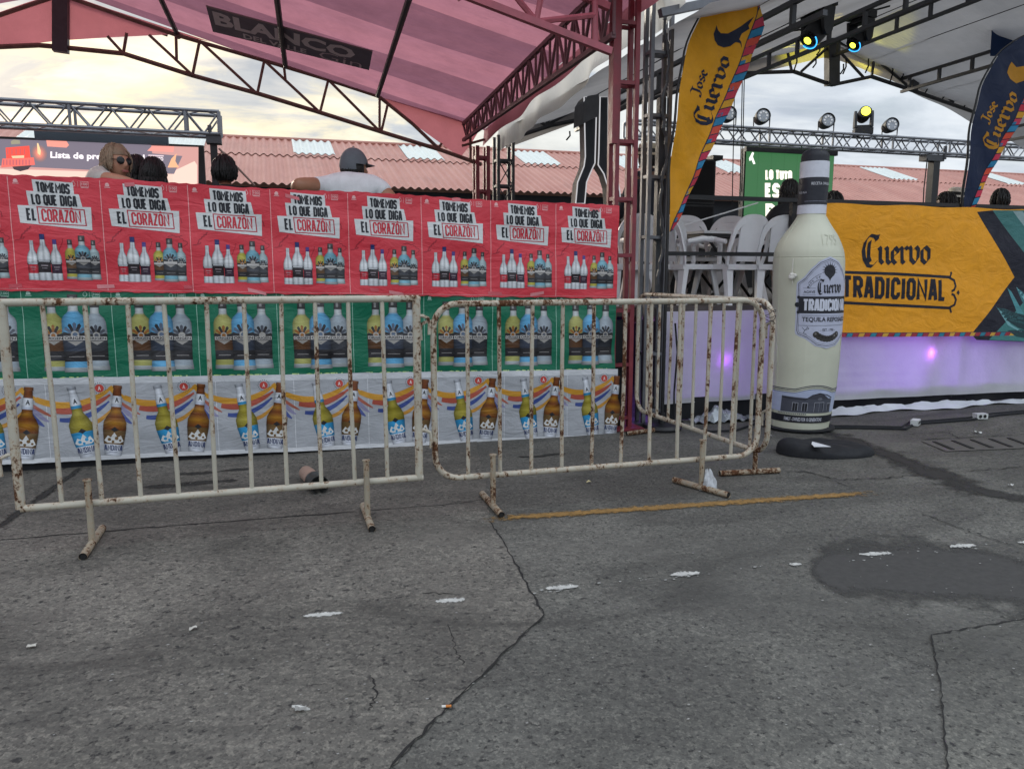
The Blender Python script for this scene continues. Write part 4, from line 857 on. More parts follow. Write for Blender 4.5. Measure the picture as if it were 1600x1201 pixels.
tag(A.mb.build('orange_banner', M_cloth, loc=(6, YB, .7), smooth=60), 'orange cloth banner reading Cuervo TRADICIONAL hung on the stage rail above the violet skirt', 'banner')
M_skirt = fabric('skirt_cloth', ('e4e4ea',), .42, .75, 'eeeef6')
def skirt(x0, x1, z0, z1, Y, label, seed, z0r=None):
    mb = MB(); z0r = z0 if z0r is None else z0r
    def f(i, j):
        x = x0 + (x1 - x0) * i; zb = z0 + (z0r - z0) * i
        return Vector((x, Y + .006 * math.sin(9 * x + seed) + .004 * math.sin(70 * (zb + (z1 - zb) * j) + 2 * x) * (1 - j) * max(0, 1 - i * 2.2) + .003 * math.sin(23 * x + 8 * j), zb + (z1 - zb) * j))
    mb.grid(f, 90, 30); return tag(mb.build('stage_skirt', M_skirt, loc=(x0, Y, z0), smooth=60), label, 'skirt', 'white stage skirts')
skirt(3.17, 4.45, .155, .965, 5.97, 'white cloth stage skirt behind the barriers, below the white chairs', 1)
skirt(4.50, 9.2, .115, .80, 5.93, 'white cloth stage skirt lit violet under the orange banner', 2, .07)
mb = MB(); mb.grid(lambda i, j: Vector((3.1 + 6.2 * i, 5.99 + .02 * math.sin(i * 60), .003 + .2 * j)), 120, 3); tag(mb.build('skirt_base', M_blk, loc=(5, 5.99, 0)), 'black strip of cloth along the ground under the violet skirt', 'skirt')
mb = MB(); rn = random.Random(9)
hh = [rn.uniform(.3, 1) for _ in range(200)]
mb.grid(lambda i, j: Vector((4.62 + 4.4 * i, 5.86 - .12 * j - .05 * j * math.sin(i * 23), .012 + (.055 * (1 - j) * (hh[int(i * 40)] * .6 + .4) if i < .45 else .035 * (1 - j) * hh[int(i * 30)]) + .006 * math.sin(i * 70 + j * 4))), 110, 5)
tag(mb.build('plastic_sheet', pmat('white_plastic', 'c8cdd0', .35, .08, 6, .5, 14), loc=(5, 5.8, 0)), 'crumpled white plastic sheet lying along the foot of the violet skirt', 'plastic sheet')
mb = MB()
mb.grid(lambda i, j: Vector((3.42 + .62 * i, 5.90 - .16 * j, .02 + .13 * math.sin(j * math.pi) * (.4 + .6 * hh[int(i * 9)]) * math.sin(min(1, i * 1.2) * math.pi) + .012 * math.sin(i * 40 + j * 13))), 30, 12)
tag(mb.build('crumpled_sheet', pmat('silver_plastic', '9da3a8', .25, .3, 9, .6, 20, .4), loc=(3.7, 5.8, 0)), 'crumpled silvery plastic sheet poking out under the skirt behind the barriers', 'plastic sheet')
# violet lamps behind the cloth
M_led = emis('violet_led', 'b050ff', 14)
def lamp(px, py, Y, label, e):
    p = atY(px, py, Y); g = empty('stage_lamp', (p.x, p.y, p.z), label=label, cat='lamp', group='violet lamps behind the skirts')
    mb = MB(); mb.lathe([(.05, .0), (.055, .1), (.03, .14)], p + Vector((0, .01, 0)), 20, axis=(0, 1, 0)); mb.build('housing', M_blkst, g)
    mb = MB(); mb.lathe([(.001, -.006), (.02, -.004), (.024, .004)], p, 14, axis=(0, 1, 0)); mb.build('lens', M_led, g)
    for k, (dy, en, rad, c) in enumerate(((-.02, e * .006, .012, (.75, .2, 1)), (.85, e, .5, (.40, .16, 1)))):  # hot spot at the lens, then an added unseen violet wash set behind
        l = bpy.data.lights.new('lamp_light', 'POINT'); l.energy = en; l.color = c; l.shadow_soft_size = rad
        o = bpy.data.objects.new('lamp_light', l); COL.objects.link(o); o.parent = g; o.location = (0, dy, .02)
lamp(1448, 553, 5.985, 'violet lamp glowing through the skirt under the orange banner', 27)
lamp(1127, 562, 6.03, 'violet lamp glowing through the skirt behind the barriers', 7)

# ============================================================ lattice towers
M_redfr = pmat('flare_lit_red_steel', 'b0606c', .5, .2, 9, .15); M_redst = pmat('red_steel', '7a2f38', .5, .22, 9, .15); M_grst = pmat('grey_steel', '6b6d72', .45, .2, 9, .15, 40, .3); M_grd = pmat('dark_grey_steel', '3d3e42', .5, .25, 9, .15)  # front frame's red steel lightened in colour to stand in for lens flare
def tower(x0, x1, y0, y1, z1, step, z0, mat, label, cs=.034, xb=False, lean=0.0, group='lattice tent towers'):
    g = empty('lattice_tower', ((x0 + x1) / 2, (y0 + y1) / 2, 0), label=label, cat='tower', group=group)
    for x in (x0, x1):
        for y in (y0, y1): mb = MB(); mb.bar((x, y, 0), (x + lean, y, z1), cs, cs, 0, (0, 1, 0)); mb.build('chord', mat, g)
    z = z0; k = 0
    while z < z1:
        e = cs / 2; o = lean * z / z1; mb = MB()
        for y in (y0, y1): mb.bar((x0 + e + o, y, z), (x1 - e + o, y, z), cs * .72, cs * .8, 0)
        for x in (x0, x1): mb.bar((x + o, y0 + e, z + .004), (x + o, y1 - e, z + .004), cs * .72, cs * .8, 0)
        mb.build('rung', mat, g)
        if xb and z + step < z1:
            mb = MB(); o2 = lean * (z + step) / z1
            mb.tube([(x0 + o, y0, z), (x1 + o2, y0, z + step)], .008, 6); mb.tube([(x1 + o, y0 + .012, z), (x0 + o2, y0 + .012, z + step)], .008, 6); mb.build('brace', mat, g)
        z += step
    return g
g = tower(2.625, 2.785, 5.76, 5.88, 4.4, .445, .10, M_redst, 'dark red lattice tower at the right end of the red banner', .036)
mb = MB(); mb.bar((2.59, 5.74, 2.30), (2.59, 5.74, 4.4), .05, .05, 0, (0, 1, 0)); mb.build('sleeve', M_redst, g)
mb = MB(); mb.box((2.50, 5.66, .006), (2.88, 6.04, .022)); mb.build('base_plate', M_redst, g)
g = tower(2.985, 3.155, 5.90, 6.01, 4.6, .49, .12, M_grst, 'grey lattice tower between the red tower and the yellow flag', .032)
mb = MB(); mb.bar((3.11, 5.955, 1.0), (3.11, 5.955, 2.72), .06, .06, 0, (0, 1, 0)); mb.build('sleeve', M_grd, g)
mb = MB(); mb.box((2.86, 5.84, .006), (3.2, 6.14, .02)); mb.build('base_plate', M_grd, g)
mb = MB(); rn = random.Random(7); pts = [Vector((3.10 + .02 * math.sin(z * 9) + rn.uniform(-.012, .012), 5.87, z)) for z in [1.2 + .06 * i for i in range(52)]]
for a, b in zip(pts[:-1], pts[1:]): mb.tube([a, b], .011 + .006 * rn.random(), 6)
mb.build('chain', M_grd, g)
tower(2.70, 2.85, 10.45, 10.6, 3.0, .45, .15, M_redst, 'dark red lattice tower far behind, holding the back of the red canopy', .05)
tower(2.99, 3.20, 10.42, 10.63, 3.15, .34, .1, M_grd, 'dark grey cross-braced lattice tower far behind, beside the thin red one', .04, True)

# ============================================================ red canopy (left) and pale canopy (right)
def stripes(name, cols, edges, translucent):
    t = NT(name); p = t.pos(); y = t.sep(p)[1]; lo, hi = edges[0], edges[-1]
    st = [(max(0, min(1, (e - lo) / (hi - lo))), lin(cols[i % len(cols)])) for i, e in enumerate(edges[:-1])]
    r = t.N.new('ShaderNodeValToRGB'); r.color_ramp.interpolation = 'CONSTANT'; e = r.color_ramp.elements
    while len(e) < len(st): e.new(.5)
    for k, (q, c) in enumerate(st): e[k].position = q; e[k].color = (*c, 1)
    t.L.new(t.math('DIVIDE', t.math('SUBTRACT', y, lo), hi - lo), r.inputs[0])
    wv = t.noise(t.mapping(p, (.5, 2.2, 1)), 2.2, 5, .6, .5); dirt = t.noise(p, 3, 6, .65)
    c = t.mix(1.0, r.outputs[0], t.ramp(dirt, [(.3, (.8, .8, .8)), (.62, (1, 1, 1))]), 'MULTIPLY')
    nb = t.bump(wv, .5, .06); t.fin(c, .6, nb, 0, .3)
    tr = t.N.new('ShaderNodeBsdfTranslucent'); t.L.new(c, tr.inputs[0]); t.L.new(nb, tr.inputs['Normal'])
    ms = t.N.new('ShaderNodeMixShader'); ms.inputs[0].default_value = translucent
    t.L.new(t.b.outputs[0], ms.inputs[1]); t.L.new(tr.outputs[0], ms.inputs[2]); t.L.new(ms.outputs[0], t.out.inputs[0]); return t.m
YF, YK = 5.62, 10.5                        # front and back frames of both canopies
RX, EX = -2.15, 2.78
_a, _b = atY(300, 50, YK + .1), atY(590, 146, YK + .1); _s = (_b.z - _a.z) / (_b.x - _a.x)
RZ, EZ = _a.z + _s * (RX - _a.x), _a.z + _s * (EX - _a.x) - .02; print('roof', RZ, EZ)
rs = (EZ - RZ) / (EX - RX)
rpn = Vector((-rs, 0, 1)).normalized(); rp0 = Vector((EX, 0, EZ))
M_redcan = stripes('red_canopy_cloth', ['be7e89', '94626f'], [4.9, 5.9, 6.55, 7.35, 8.1, 8.9, 9.6, 10.3, 10.9], .64)
M_redcl = fabric('red_valance_cloth', ('c27a84',), .62, .65)
tent = empty('red_canopy', (RX, 8, 0), label='red striped tent roof over the banners, seen from below', cat='canopy')
mb = MB()
def roofR(i, j):
    x = RX + (EX + .06 - RX) * i; y = YF - .5 + (YK + .1 - YF + .5) * j
    sag = .05 * math.sin(i * math.pi) * (math.cos(j * 8 * math.pi) * .35 + .5) + .012 * math.sin(j * 60 + i * 9) * i
    return Vector((x, y, RZ + rs * (x - RX) - sag + .045 * (YK - y) * i))
mb.grid(roofR, 40, 70)
mb.grid(lambda i, j: Vector((2 * RX - roofR(1 - i, j).x, roofR(1 - i, j).y, roofR(1 - i, j).z)), 40, 70)
mb.build('roof_cloth', M_redcan, tent, smooth=60)
mb = MB(); mb.grid(lambda i, j: Vector((EX + .06 + .03 * math.sin(i * 20) * j - .05 * j, YF - .5 + (YK - YF + .6) * i, EZ - .01 + .045 * (YK - (YF - .5 + (YK - YF + .6) * i)) - (.15 + .08 * i + .012 * math.sin(i * 30)) * j)), 50, 4); mb.build('eave_flap', M_redcl, tent, smooth=60)
K = lambda *q, Y=YK: [atY(px, py, Y) for px, py in q]
mb = MB(); pk = K((-60, 78), (0, 76), (40, 70), (90, 64), (150, 60), (210, 57), (272, 54), (330, 66), (250, 40), (170, 14), (95, -12), (40, 5), (-60, 40), Y=YK + .03); mb.add(pk, [tuple(range(len(pk)))]); mb.build('gable_cloth', M_redcl, tent, smooth=0); mb = MB()
pk = K((592, 152), (618, 172), (644, 192), (680, 218), (712, 241), (722, 243), (738, 222), (757, 190), (735, 178), (660, 168), Y=YK + .03); mb.add(pk, [tuple(range(len(pk)))])
mb.build('gable_cloth', M_redcl, tent, smooth=0)
M_rust = pmat('brown_steel', '755c52', .6, .3, 10, .1)
def rods(px_lists, r, name, mat, parent, Y=YK, sq=True):
    for q in px_lists:
        pts = K(*q, Y=Y); mb = MB()
        for a, b in zip(pts[:-1], pts[1:]): mb.tube([a, b], r, 6)
        mb.build(name, mat, parent)
rods([[(-60, 76), (60, 71), (95, 74), (193, 84), (300, 118), (405, 147), (500, 176), (595, 206), (690, 235), (752, 257)]], .028, 'bottom_chord', M_rust, tent)
rods([[(-60, 44), (95, -8), (275, 55), (413, 95), (513, 125), (592, 151), (645, 194), (686, 233)]], .024, 'top_chord', M_rust, tent)
rods([[(168, 57), (193, 84)], [(198, 52), (193, 82)], [(233, 55), (300, 117)], [(275, 55), (276, 93)], [(312, 64), (301, 117)], [(312, 64), (402, 147)], [(413, 95), (402, 147)], [(413, 95), (500, 176)], [(443, 98), (446, 125)], [(513, 125), (500, 176)], [(513, 125), (593, 205)], [(593, 152), (593, 205)], [(606, 162), (596, 205)], [(686, 230), (690, 224)], [(735, 215), (735, 250)], [(722, 228), (757, 218)]], .019, 'web', M_rust, tent)
mb = MB(); a, b = K((95, -12), (95, 82)); mb.bar(a, b, .16, .1, 0, (0, 1, 0)); mb.build('king_post', M_grd, tent)
# purlins below the cloth, the nearer frame of the canopy, the eave girder
for q in (((640, -4), (590, 150)), ((432, -6), (446, 104)), ((250, -4), (279, 58)), ((100, 0), (262, 54))):
    a, b = (atP(*p, rp0 - Vector((0, 0, .09)), rpn) for p in q); mb = MB(); mb.tube([a, b], .03, 8); mb.build('purlin', M_grd, tent)
for k in (0, 1):
    mb = MB(); a = Vector((2.50, YF, 2.95)); b = Vector((RX, YF, 4.14)) if k == 0 else None
    if k == 0: mb.bar(a, b, .05, .05); mb.build('front_chord', M_redfr, tent)
    else: mb.bar((2.50, YF + .05, 3.28), (RX, YF + .05, 4.62), .05, .05); mb.build('front_chord', M_redfr, tent)
rods([[(805, -6), (838, 34)], [(846, -8), (838, 34)], [(838, 34), (930, 24)], [(930, -10), (930, 66)], [(700, -30), (720, 0)]], .022, 'front_web', M_redfr, tent, YF)
xg = 2.52; M_gird = pmat('girder_steel', '6a4c50', .6, .2, 9)
eav = lambda y: EZ + .03 + .045 * (YK - y)
for za, zb in ((3.07, 3.07), (eav(YF), eav(YK))): mb = MB(); mb.bar((xg, YF, za), (xg, YK, zb), .04, .04); mb.build('girder_chord', M_gird, tent)
mb = MB()
n = 24
for i in range(n):
    y0, y1 = YF + (YK - YF) * i / n, YF + (YK - YF) * (i + 1) / n
    mb.bar((xg, y0, 3.07 if i % 2 else eav(y0)), (xg, y1, eav(y1) if i % 2 else 3.07), .022); mb.bar((xg, y0, 3.07), (xg, y0, eav(y0)), .02)
mb.build('girder_web', M_gird, tent)
# writing printed on the cloth (read from below)
LG = lambda px, py: atP(px, py, rp0 - Vector((0, 0, .055)), rpn)
def lgf(u, v, l=0):
    # u, v in the unit square of the printed panel
    a, b, c, d = LG(333, 48), LG(577, 108), LG(583, 77), LG(322, 6)
    p = (a.lerp(b, u)).lerp(d.lerp(c, u), v); return p - rpn * (l + .015)
A = Art(lgf, .001); A.quad((0, 0), (1, 0), (1, 1), (0, 1), '756e7c', 0, 12, 4); A.quad((0, .94), (1, .94), (1, 1.0), (0, 1.0), 'b08a94', 1, 12, 1)
A.tbox('BLANCO', .03, .34, .90, .86, 'ecdfe4', 3, .04); A.tbox('DEL VALLE', .20, .06, .60, .27, 'e6d8de', 3, .03); A.tbox('Gin', .68, .02, .95, .36, 'e2ccd6', 3, -.01)
A.mb.build('printed_panel', print_mat('canopy_print', .7, .2), tent)

PX, PZ, PE, PEZ = atY(1300, 60, YK).x, atY(1300, 60, YK).z, 3.08, 3.22
ps = (PZ - PEZ) / (PX - PE)
M_pale = fabric('pale_canopy_cloth', ('b4b2b2',), .30, .7); M_val = fabric('pale_valance_cloth', ('d9d7d2',), .6, .7, 'e6e2d6')
t2 = empty('pale_canopy', (PX, 8, 0), label='pale grey tent roof on dark ladder purlins over the right half of the stage', cat='canopy')
mb = MB()
def roofL(i, j):
    x = PE + (PX - PE) * i; y = 5.2 + (YK + .3 - 5.2) * j
    return Vector((x, y, PEZ + ps * (x - PE) - .05 * math.sin(i * math.pi * 4) ** 2 * (.5 + .5 * math.sin(j * 9)) - .006 * math.sin(j * 50 + 8 * i)))
mb.grid(roofL, 50, 50); mb.grid(lambda i, j: Vector((2 * PX - roofL(1 - i, j).x, roofL(1 - i, j).y, roofL(1 - i, j).z)), 50, 50); mb.build('roof_cloth', M_pale, t2, smooth=60)
mb = MB(); mb.grid(lambda i, j: Vector((PE - .03 + .05 * math.sin(i * 17) * j - .02 * math.sin(i * 43), 5.5 + 5.1 * i, PEZ + .28 - (.27 + .08 * (5.1 * i - 1.2) + .022 * math.sin(i * 11 + 1)) * j)), 70, 6); mb.build('eave_flap', M_val, t2, smooth=60)
mb = MB(); gt = K((790, 200), (905, 168), (1060, 120), (1200, 84), (1300, 60), (1430, 110), (1530, 142), (1700, 195), Y=YK + .06); gb = K((790, 232), (905, 190), (1060, 142), (1180, 116), (1296, 88), (1362, 115), (1530, 172), (1700, 228), Y=YK + .06)
def gab(i, j):
    q = i * 7; a = min(6, int(q)); f = q - a; return gb[a].lerp(gb[a + 1], f).lerp(gt[a].lerp(gt[a + 1], f), j) + Vector((0, .02 * math.sin(q * 5), 0))
mb.grid(gab, 56, 3); mb.build('gable_cloth', M_pale, t2, smooth=60)
rods([[(812, 212), (862, 196), (930, 182), (1150, 115), (1240, 112), (1300, 133), (1362, 120), (1430, 143), (1530, 178), (1700, 235)]], .03, 'bottom_chord', M_grd, t2)
rods([[(830, 187), (905, 168), (1060, 120), (1200, 84), (1300, 62), (1430, 112), (1530, 142), (1700, 195)]], .028, 'top_chord', M_grd, t2)
rods([[(838, 186), (852, 196)], [(862, 180), (852, 197)], [(852, 197), (905, 168)], [(1000, 140), (960, 170)], [(1060, 120), (1085, 135)], [(1130, 102), (1085, 135)], [(1130, 102), (1150, 116)], [(1230, 78), (1237, 112)], [(1298, 70), (1252, 112)], [(1302, 70), (1350, 122)], [(1366, 90), (1362, 120)], [(1368, 92), (1425, 140)], [(1432, 112), (1428, 142)], [(1440, 117), (1490, 160)], [(1493, 132), (1488, 163)], [(1495, 133), (1530, 165)]], .022, 'web', M_grd, t2)
mb = MB(); a, b = K((1300, 64), (1300, 134)); mb.bar(a, b, .2, .12, 0, (0, 1, 0)); mb.build('king_post', M_grd, t2)
mb = MB(); a, b = K((1432, 110), (1426, 142)); mb.bar(a, b, .12, .1, 0, (0, 1, 0)); mb.build('web', M_grd, t2)
def ladder(x, side):
    z = PZ - ps * abs(x - PX) - .07
    for dz in (0, -.2): mb = MB(); mb.bar((x, 5.3, z + dz), (x, YK, z + dz), .042, .042); mb.build('purlin', M_grd, t2)
    for i in range(9):
        y = 5.7 + i * .58; mb = MB(); mb.bar((x, y, z - .178), (x, y, z - .022), .04, .04, 0, (0, 1, 0)); mb.build('purlin_web', M_grd, t2)
for x in (4.15, 6.35, PX, 9.75, 11.9): ladder(x, 1)
mb = MB()
for x in (3.8, 5.2, 6.5, 7.8, 9.1, 10.4): z = PZ - ps * abs(x - PX) - .03; mb.tube([(x, 5.3, z), (x, YK, z)], .006, 5)
mb.build('guy_wire', M_wire, t2)
mb = MB(); a, b = atY(1050, 17, YF), atY(1140, -2, YF); mb.bar(a - (b - a) * .2, b + (b - a) * 3, .06, .06); mb.build('front_chord', M_grst, t2)
for px, py, ln in ((1275, 92, 14), (1322, 92, 24), (1318, 100, 16), (1395, 100, 30), (1357, 92, 22), (1245, 82, 30), (1281, 72, 14), (905, 160, 12), (868, 165, 9), (890, 205, 14), (915, 170, 14), (1412, 110, 14), (1450, 130, 16), (1478, 140, 14), (1511, 150, 18)):
    a = atY(px, py, YK - .03); b = atY(px - 5, py + ln, YK - .03); mb = MB(); mb.tube([a, (a + b) / 2 + Vector((.03, 0, 0)), b], .012, 5); mb.build('tie_strap', M_blk, t2)
for q in ((115, 97), (116, 92)): pass
# dark blue cloth hanging at the right, hung cables
mb = MB(); pk = [atY(px, py, 8.6) for px, py in ((1552, 6), (1660, 4), (1660, 78), (1600, 90), (1547, 88))]
mb.grid(lambda i, j: pk[4].lerp(pk[2], i).lerp(pk[0].lerp(pk[1], i), j) + Vector((0, .03 * math.sin(i * 14), 0)), 30, 10)
tag(mb.build('hanging_cloth', fabric('blue_cloth', ('2c3f66',), .35, .8), loc=pk[0]), 'dark blue cloth hanging under the pale roof at the right edge', 'cloth')
mb = MB()
for q in ([(1200, 60), (1240, 48), (1300, 42), (1345, 22), (1390, 10)], [(1260, 72), (1300, 40), (1330, 28)], [(1250, 5), (1262, 20), (1256, 24), (1249, 16), (1258, 10)]):
    pts = [atY(px, py, 8.2) for px, py in q]; mb.tube(pts, .012, 6)
tag(mb.build('cable_run', M_blk, loc=pts[0]), 'thin black cables slung under the pale roof between the two hanging stage lights', 'cable')
for i, (px, y1) in enumerate(((1148, 320), (1160, 320), (1163, 300))):
    a, b = atY(px, 120, 9.6), atY(px - 4, y1, 9.6); mb = MB(); mb.tube([a, b], .007, 5)
    tag(mb.build('hanging_cable', M_blk, loc=b), ('leftmost of the thin cables hanging beside the yellow flag', 'middle one of the thin cables hanging beside the yellow flag', 'rightmost of the thin cables hanging beside the yellow flag')[i], 'cable', 'cables hanging by the green screen')

# ============================================================ far trusses, screens, warehouse
M_alu = pmat('truss_alu', '7b7d82', .4, .15, 12, .08, 40, .5)
def truss(x0, x1, z0, z1, y0, y1, label, step, r=.028, cap=None):
    g = empty('lighting_truss', (x0, y0, z0), label=label, cat='truss')
    for y in (y0, y1):
        for z in (z0, z1): mb = MB(); mb.tube([(x0, y, z), (x1, y, z)], r, 8); mb.build('chord', M_alu, g)
    mb = MB(); x = x0; k = 0
    while x < x1 - .01:
        b = min(x + step, x1)
        for y in (y0, y1): mb.tube([(x, y, z0 if k % 2 else z1), (b, y, z1 if k % 2 else z0)], r * .5, 5)
        for z in (z0, z1): mb.tube([(x, y0 if k % 2 else y1, z), (b, y1 if k % 2 else y0, z)], r * .45, 5)
        if k % 6 == 0:
            for y in (y0, y1): mb.tube([(x, y, z0), (x, y, z1)], r * .8, 6)
        x += step; k += 1
    mb.build('lacing', M_alu, g); return g
tr = truss(-9, -.71, 3.40, 3.73, 13.0, 13.35, 'grey lighting truss above the left screen', .26)
mb = MB(); mb.tube([(-.72, 13.0, 3.40), (-.72, 13.0, 3.73)], .03, 8); mb.tube([(-.72, 13.35, 3.40), (-.72, 13.35, 3.73)], .03, 8); mb.build('end_frame', M_alu, tr)
po = empty('truss_post', (-.82, 13.1, 0), label='dark post carrying the right end of the left truss', cat='post')
mb = MB(); mb.bar((-.82, 13.1, .0), (-.82, 13.1, 3.42), .10, .10, 0, (0, 1, 0)); mb.build('post', M_blkst, po)
mb = MB(); mb.box((-.92, 13.0, 3.26), (-.70, 13.2, 3.38)); mb.tube([(-.86, 13.0, 3.4), (-.86, 13.0, 3.52)], .03); mb.build('clamp', M_grd, po)
mb = MB(); mb.tube([atY(342, 232, 13), atY(398, 290, 13)], .018, 6); tag(mb.build('guy_rope', M_rust, loc=atY(398, 290, 13)), 'taut brown rope slanting down from the left truss post', 'rope')
M_x = 0
tr = truss(6.2, 18.5, 3.72, 3.985, 13.0, 13.3, 'grey lighting truss carrying the spotlights on the right', .24, .027)
po = empty('truss_post', (atY(1456, 300, 13.1).x, 13.1, 0), label='dark post under the right lighting truss, left of the blue flag', cat='post')
x = atY(1456, 300, 13.1).x
mb = MB(); mb.bar((x, 13.1, .0), (x, 13.1, 3.62), .16, .16, 0, (0, 1, 0)); mb.build('post', M_blkst, po)
mb = MB(); mb.box((x - .3, 13.0, 3.56), (x + .16, 13.2, 3.68)); mb.tube([(x + .16, 13.0, 3.6), (x + .16, 13.0, 3.86)], .035); mb.build('clamp', M_grd, po)
mb = MB(); mb.tube([(x - .28, 13.0, 3.6), (x - .31, 13.0, 3.0), (x - .28, 13.0, 2.2)], .012, 5); mb.build('cable', M_blk, po)

# left screen: a lit price list, framed in black
YS = 13.6
qS = lambda px, py: (lambda p: (p.x, p.z))(atY(px, py, YS))
scr = empty('video_screen', (-2.5, YS, 1), label='large lit screen at the left showing Lista de precios oficial', cat='screen')
mb = MB(); xa, za = qS(-120, 215); xb, zb = qS(318, 229); mb.box((xa, YS + .02, 1.0), (xb, YS + .14, zb + .02)); mb.build('cabinet', M_blkst, scr)
mb = MB(); p0, p1 = qS(55, 208), qS(264, 228); mb.box((p0[0], YS - .06, p1[1]), (p1[0], YS + .015, p1[1] + .14)); mb.build('top_bar', pmat('screen_bar', '525c66', .7, .1, 5), scr)  # bar colour lightened to put glare haze into it
def scr_mat(name, st):
    t = NT(name); a = t.N.new('ShaderNodeAttribute'); a.attribute_name = 'Print'
    t.set(t.b.inputs['Base Color'], (.02, .02, .02)); t.L.new(a.outputs['Color'], t.b.inputs['Emission Color']); t.b.inputs['Emission Strength'].default_value = st; t.b.inputs['Roughness'].default_value = .4; return t.m
M_scr = scr_mat('lit_screen', .85)
A = Art(lambda u, v, l=0: Vector((u, YS - l, v)), .002)
def SP(pts, c, k): A.poly([qS(*p) for p in pts], c, k)
SP([(-120, 330), (310, 330), (310, 230), (-120, 216)], 'b98a84', 0)
SP([(-60, 262), (300, 273), (300, 330), (-60, 330)], 'd8b8aa', 1); SP([(270, 268), (304, 252), (308, 258), (308, 330), (270, 330)], 'dcbcae', 1.4)
SP([(-60, 215), (236, 226), (238, 240), (285, 244), (272, 272), (0, 259), (-60, 259)], '6b6470', 2)  # dark field lightened, haze and glare put into the picture colour
SP([(72, 217), (103, 219), (108, 227), (104, 231), (74, 229)], 'd98a7c', 3); SP([(238, 228), (272, 229), (271, 238), (230, 236)], 'd58a80', 3)
for i in range(5): A.disc(qS(61.5, 240), .105 - .02 * i, ('7d6668', '966a66', 'b27066', 'cc7a68', 'd8886e')[i], 2.5 + .2 * i, 16, .125 - .022 * i)
SP([(58, 224), (60, 224), (64, 236), (63, 243), (59, 240)], 'e0c090', 4)
SP([(262, 262), (268, 248), (276, 240), (274, 252), (280, 262)], 'dba27c', 3.4)
SP([(9, 231), (46, 228), (48, 247), (10, 248)], 'd84a3e', 4); SP([(4, 248), (53, 246), (55, 258), (2, 262)], 'd0645a', 4); SP([(18, 258), (50, 258), (44, 265), (32, 268), (22, 265)], '3a3036', 3.5)
SP([(17, 221), (22, 218.5), (31, 219.5), (32, 225), (18, 226)], '8a8470', 4); SP([(18, 244), (38, 243), (38, 247), (20, 247.5)], 'c8b490', 5)
for i in range(5): A.line([qS(12.5 + i * 6.5, 242), qS(12.5 + i * 6.5, 232.5)], .02, 'b8504e', 5)
for i in range(9): A.line([qS(6 + i * 5, 258), qS(6 + i * 5, 250)], .014, 'a85560', 5)
A.text('Lista de precios oficial', qS(79, 250), qS(226, 255), qS(226, 242), qS(79, 237), 'f0e6ea', 5, .03)
A.tbox('BLANCO', qS(234, 251)[0], qS(234, 251)[1], qS(255, 244)[0], qS(234, 245)[1], 'e8dade', 5, .03); A.line([qS(232, 243), qS(256, 244)], .02, 'c8b4ba', 5); SP([(247, 255), (256, 255), (256, 259), (247, 259)], 'c0453e', 5)
A.mb.build('picture', M_scr, scr)
# green screen
qG = lambda px, py: (lambda p: (p.x, p.z))(atY(px, py, YS))
sg = empty('video_screen', (10, YS, 1), label='green lit screen reading LO TUYO ES EL, hung under the right truss', cat='screen')
xa, z1_ = qG(1165, 231); xb, _z = qG(1305, 238)
mb = MB(); mb.box((xa, YS + .02, 1.0), (xb, YS + .16, z1_)); mb.build('cabinet', M_blkst, sg)
mb = MB(); mb.box((xa - .02, YS - .06, z1_ - .07), (xb + .02, YS + .015, z1_ + .02)); mb.build('top_bar', M_blkst, sg)
A = Art(lambda u, v, l=0: Vector((u, YS - l, v)), .002); SP = lambda pts, c, k: A.poly([qG(*p) for p in pts], c, k)
A.quad((xa + .02, 1.05), (xb - .02, 1.05), (xb - .02, z1_ - .07), (xa + .02, z1_ - .07), '2f5c38', 0, 6, 6)
for i in range(1, 7): A.rect(xa + (xb - xa) * i / 7 - .006, 1.05, xa + (xb - xa) * i / 7 + .004, z1_ - .07, '28502f', 1, 1, 1)
SP([(1170, 248), (1175, 238), (1178, 239), (1176, 245), (1180, 256), (1177, 257), (1174, 250), (1171, 252)], 'eef0e8', 3)
A.block('LO TUYO', qG(1196, 281), qG(1237, 281), qG(1237, 267), qG(1196, 265), 'f6eedc', 3, .24); A.block('ES EL', qG(1195, 310), qG(1247, 311), qG(1247, 287), qG(1195, 286), 'f8f0e0', 3, .26); A.block('POR', qG(1195, 342), qG(1245, 343), qG(1245, 319), qG(1195, 318), 'f8f0e0', 3, .26)
A.mb.build('picture', M_scr, sg)
mb = MB()
for px in (1168, 1218, 1270): mb.bar((qG(px, 230)[0], YS - .02, z1_), (qG(px, 230)[0], YS - .02, 3.74), .03)
mb.build('hanger', M_grd, sg)

# warehouse with a corrugated roof
def roof_mat():
    t = NT('corrugated_roof'); p = t.pos(); s = t.sep(p)
    n = t.noise(t.mapping(p, (.5, .12, .12)), 2.2, 6, .65); n2 = t.noise(p, 1.3, 5, .6)
    c = t.mix(t.ramp(n, [(.3, 0), (.7, 1)]), lin('a86f62'), lin('bd8a7c')); c = t.mix(t.ramp(n2, [(.5, 0), (.75, .5)]), c, lin('8f6258'))
    return t.fin(c, .55, None, 0, .4)
M_roof = roof_mat(); M_sky = pmat('rooflight', 'c9cfca', .35, .1, 3, .1)
wh = empty('warehouse', (10, 20, 0), label='long low warehouse behind the stage with a red corrugated roof and pale rooflights', cat='building')
EY, RY, EZ2, RZ2 = 20.0, 25.0, 3.43, 5.24
def roofpt(x, t, lift=0):
    c = .030 * math.sin(x * 2 * math.pi / .21); return Vector((x, EY + (RY - EY) * t, EZ2 + (RZ2 - EZ2) * t + c + lift))
mb = MB(); nx = 2000
for (t0, t1, l) in ((0, .60, 0), (.585, 1, .03)): mb.grid(lambda i, j: roofpt(-14 + 52 * i, t0 + (t1 - t0) * j, l), nx, 1)
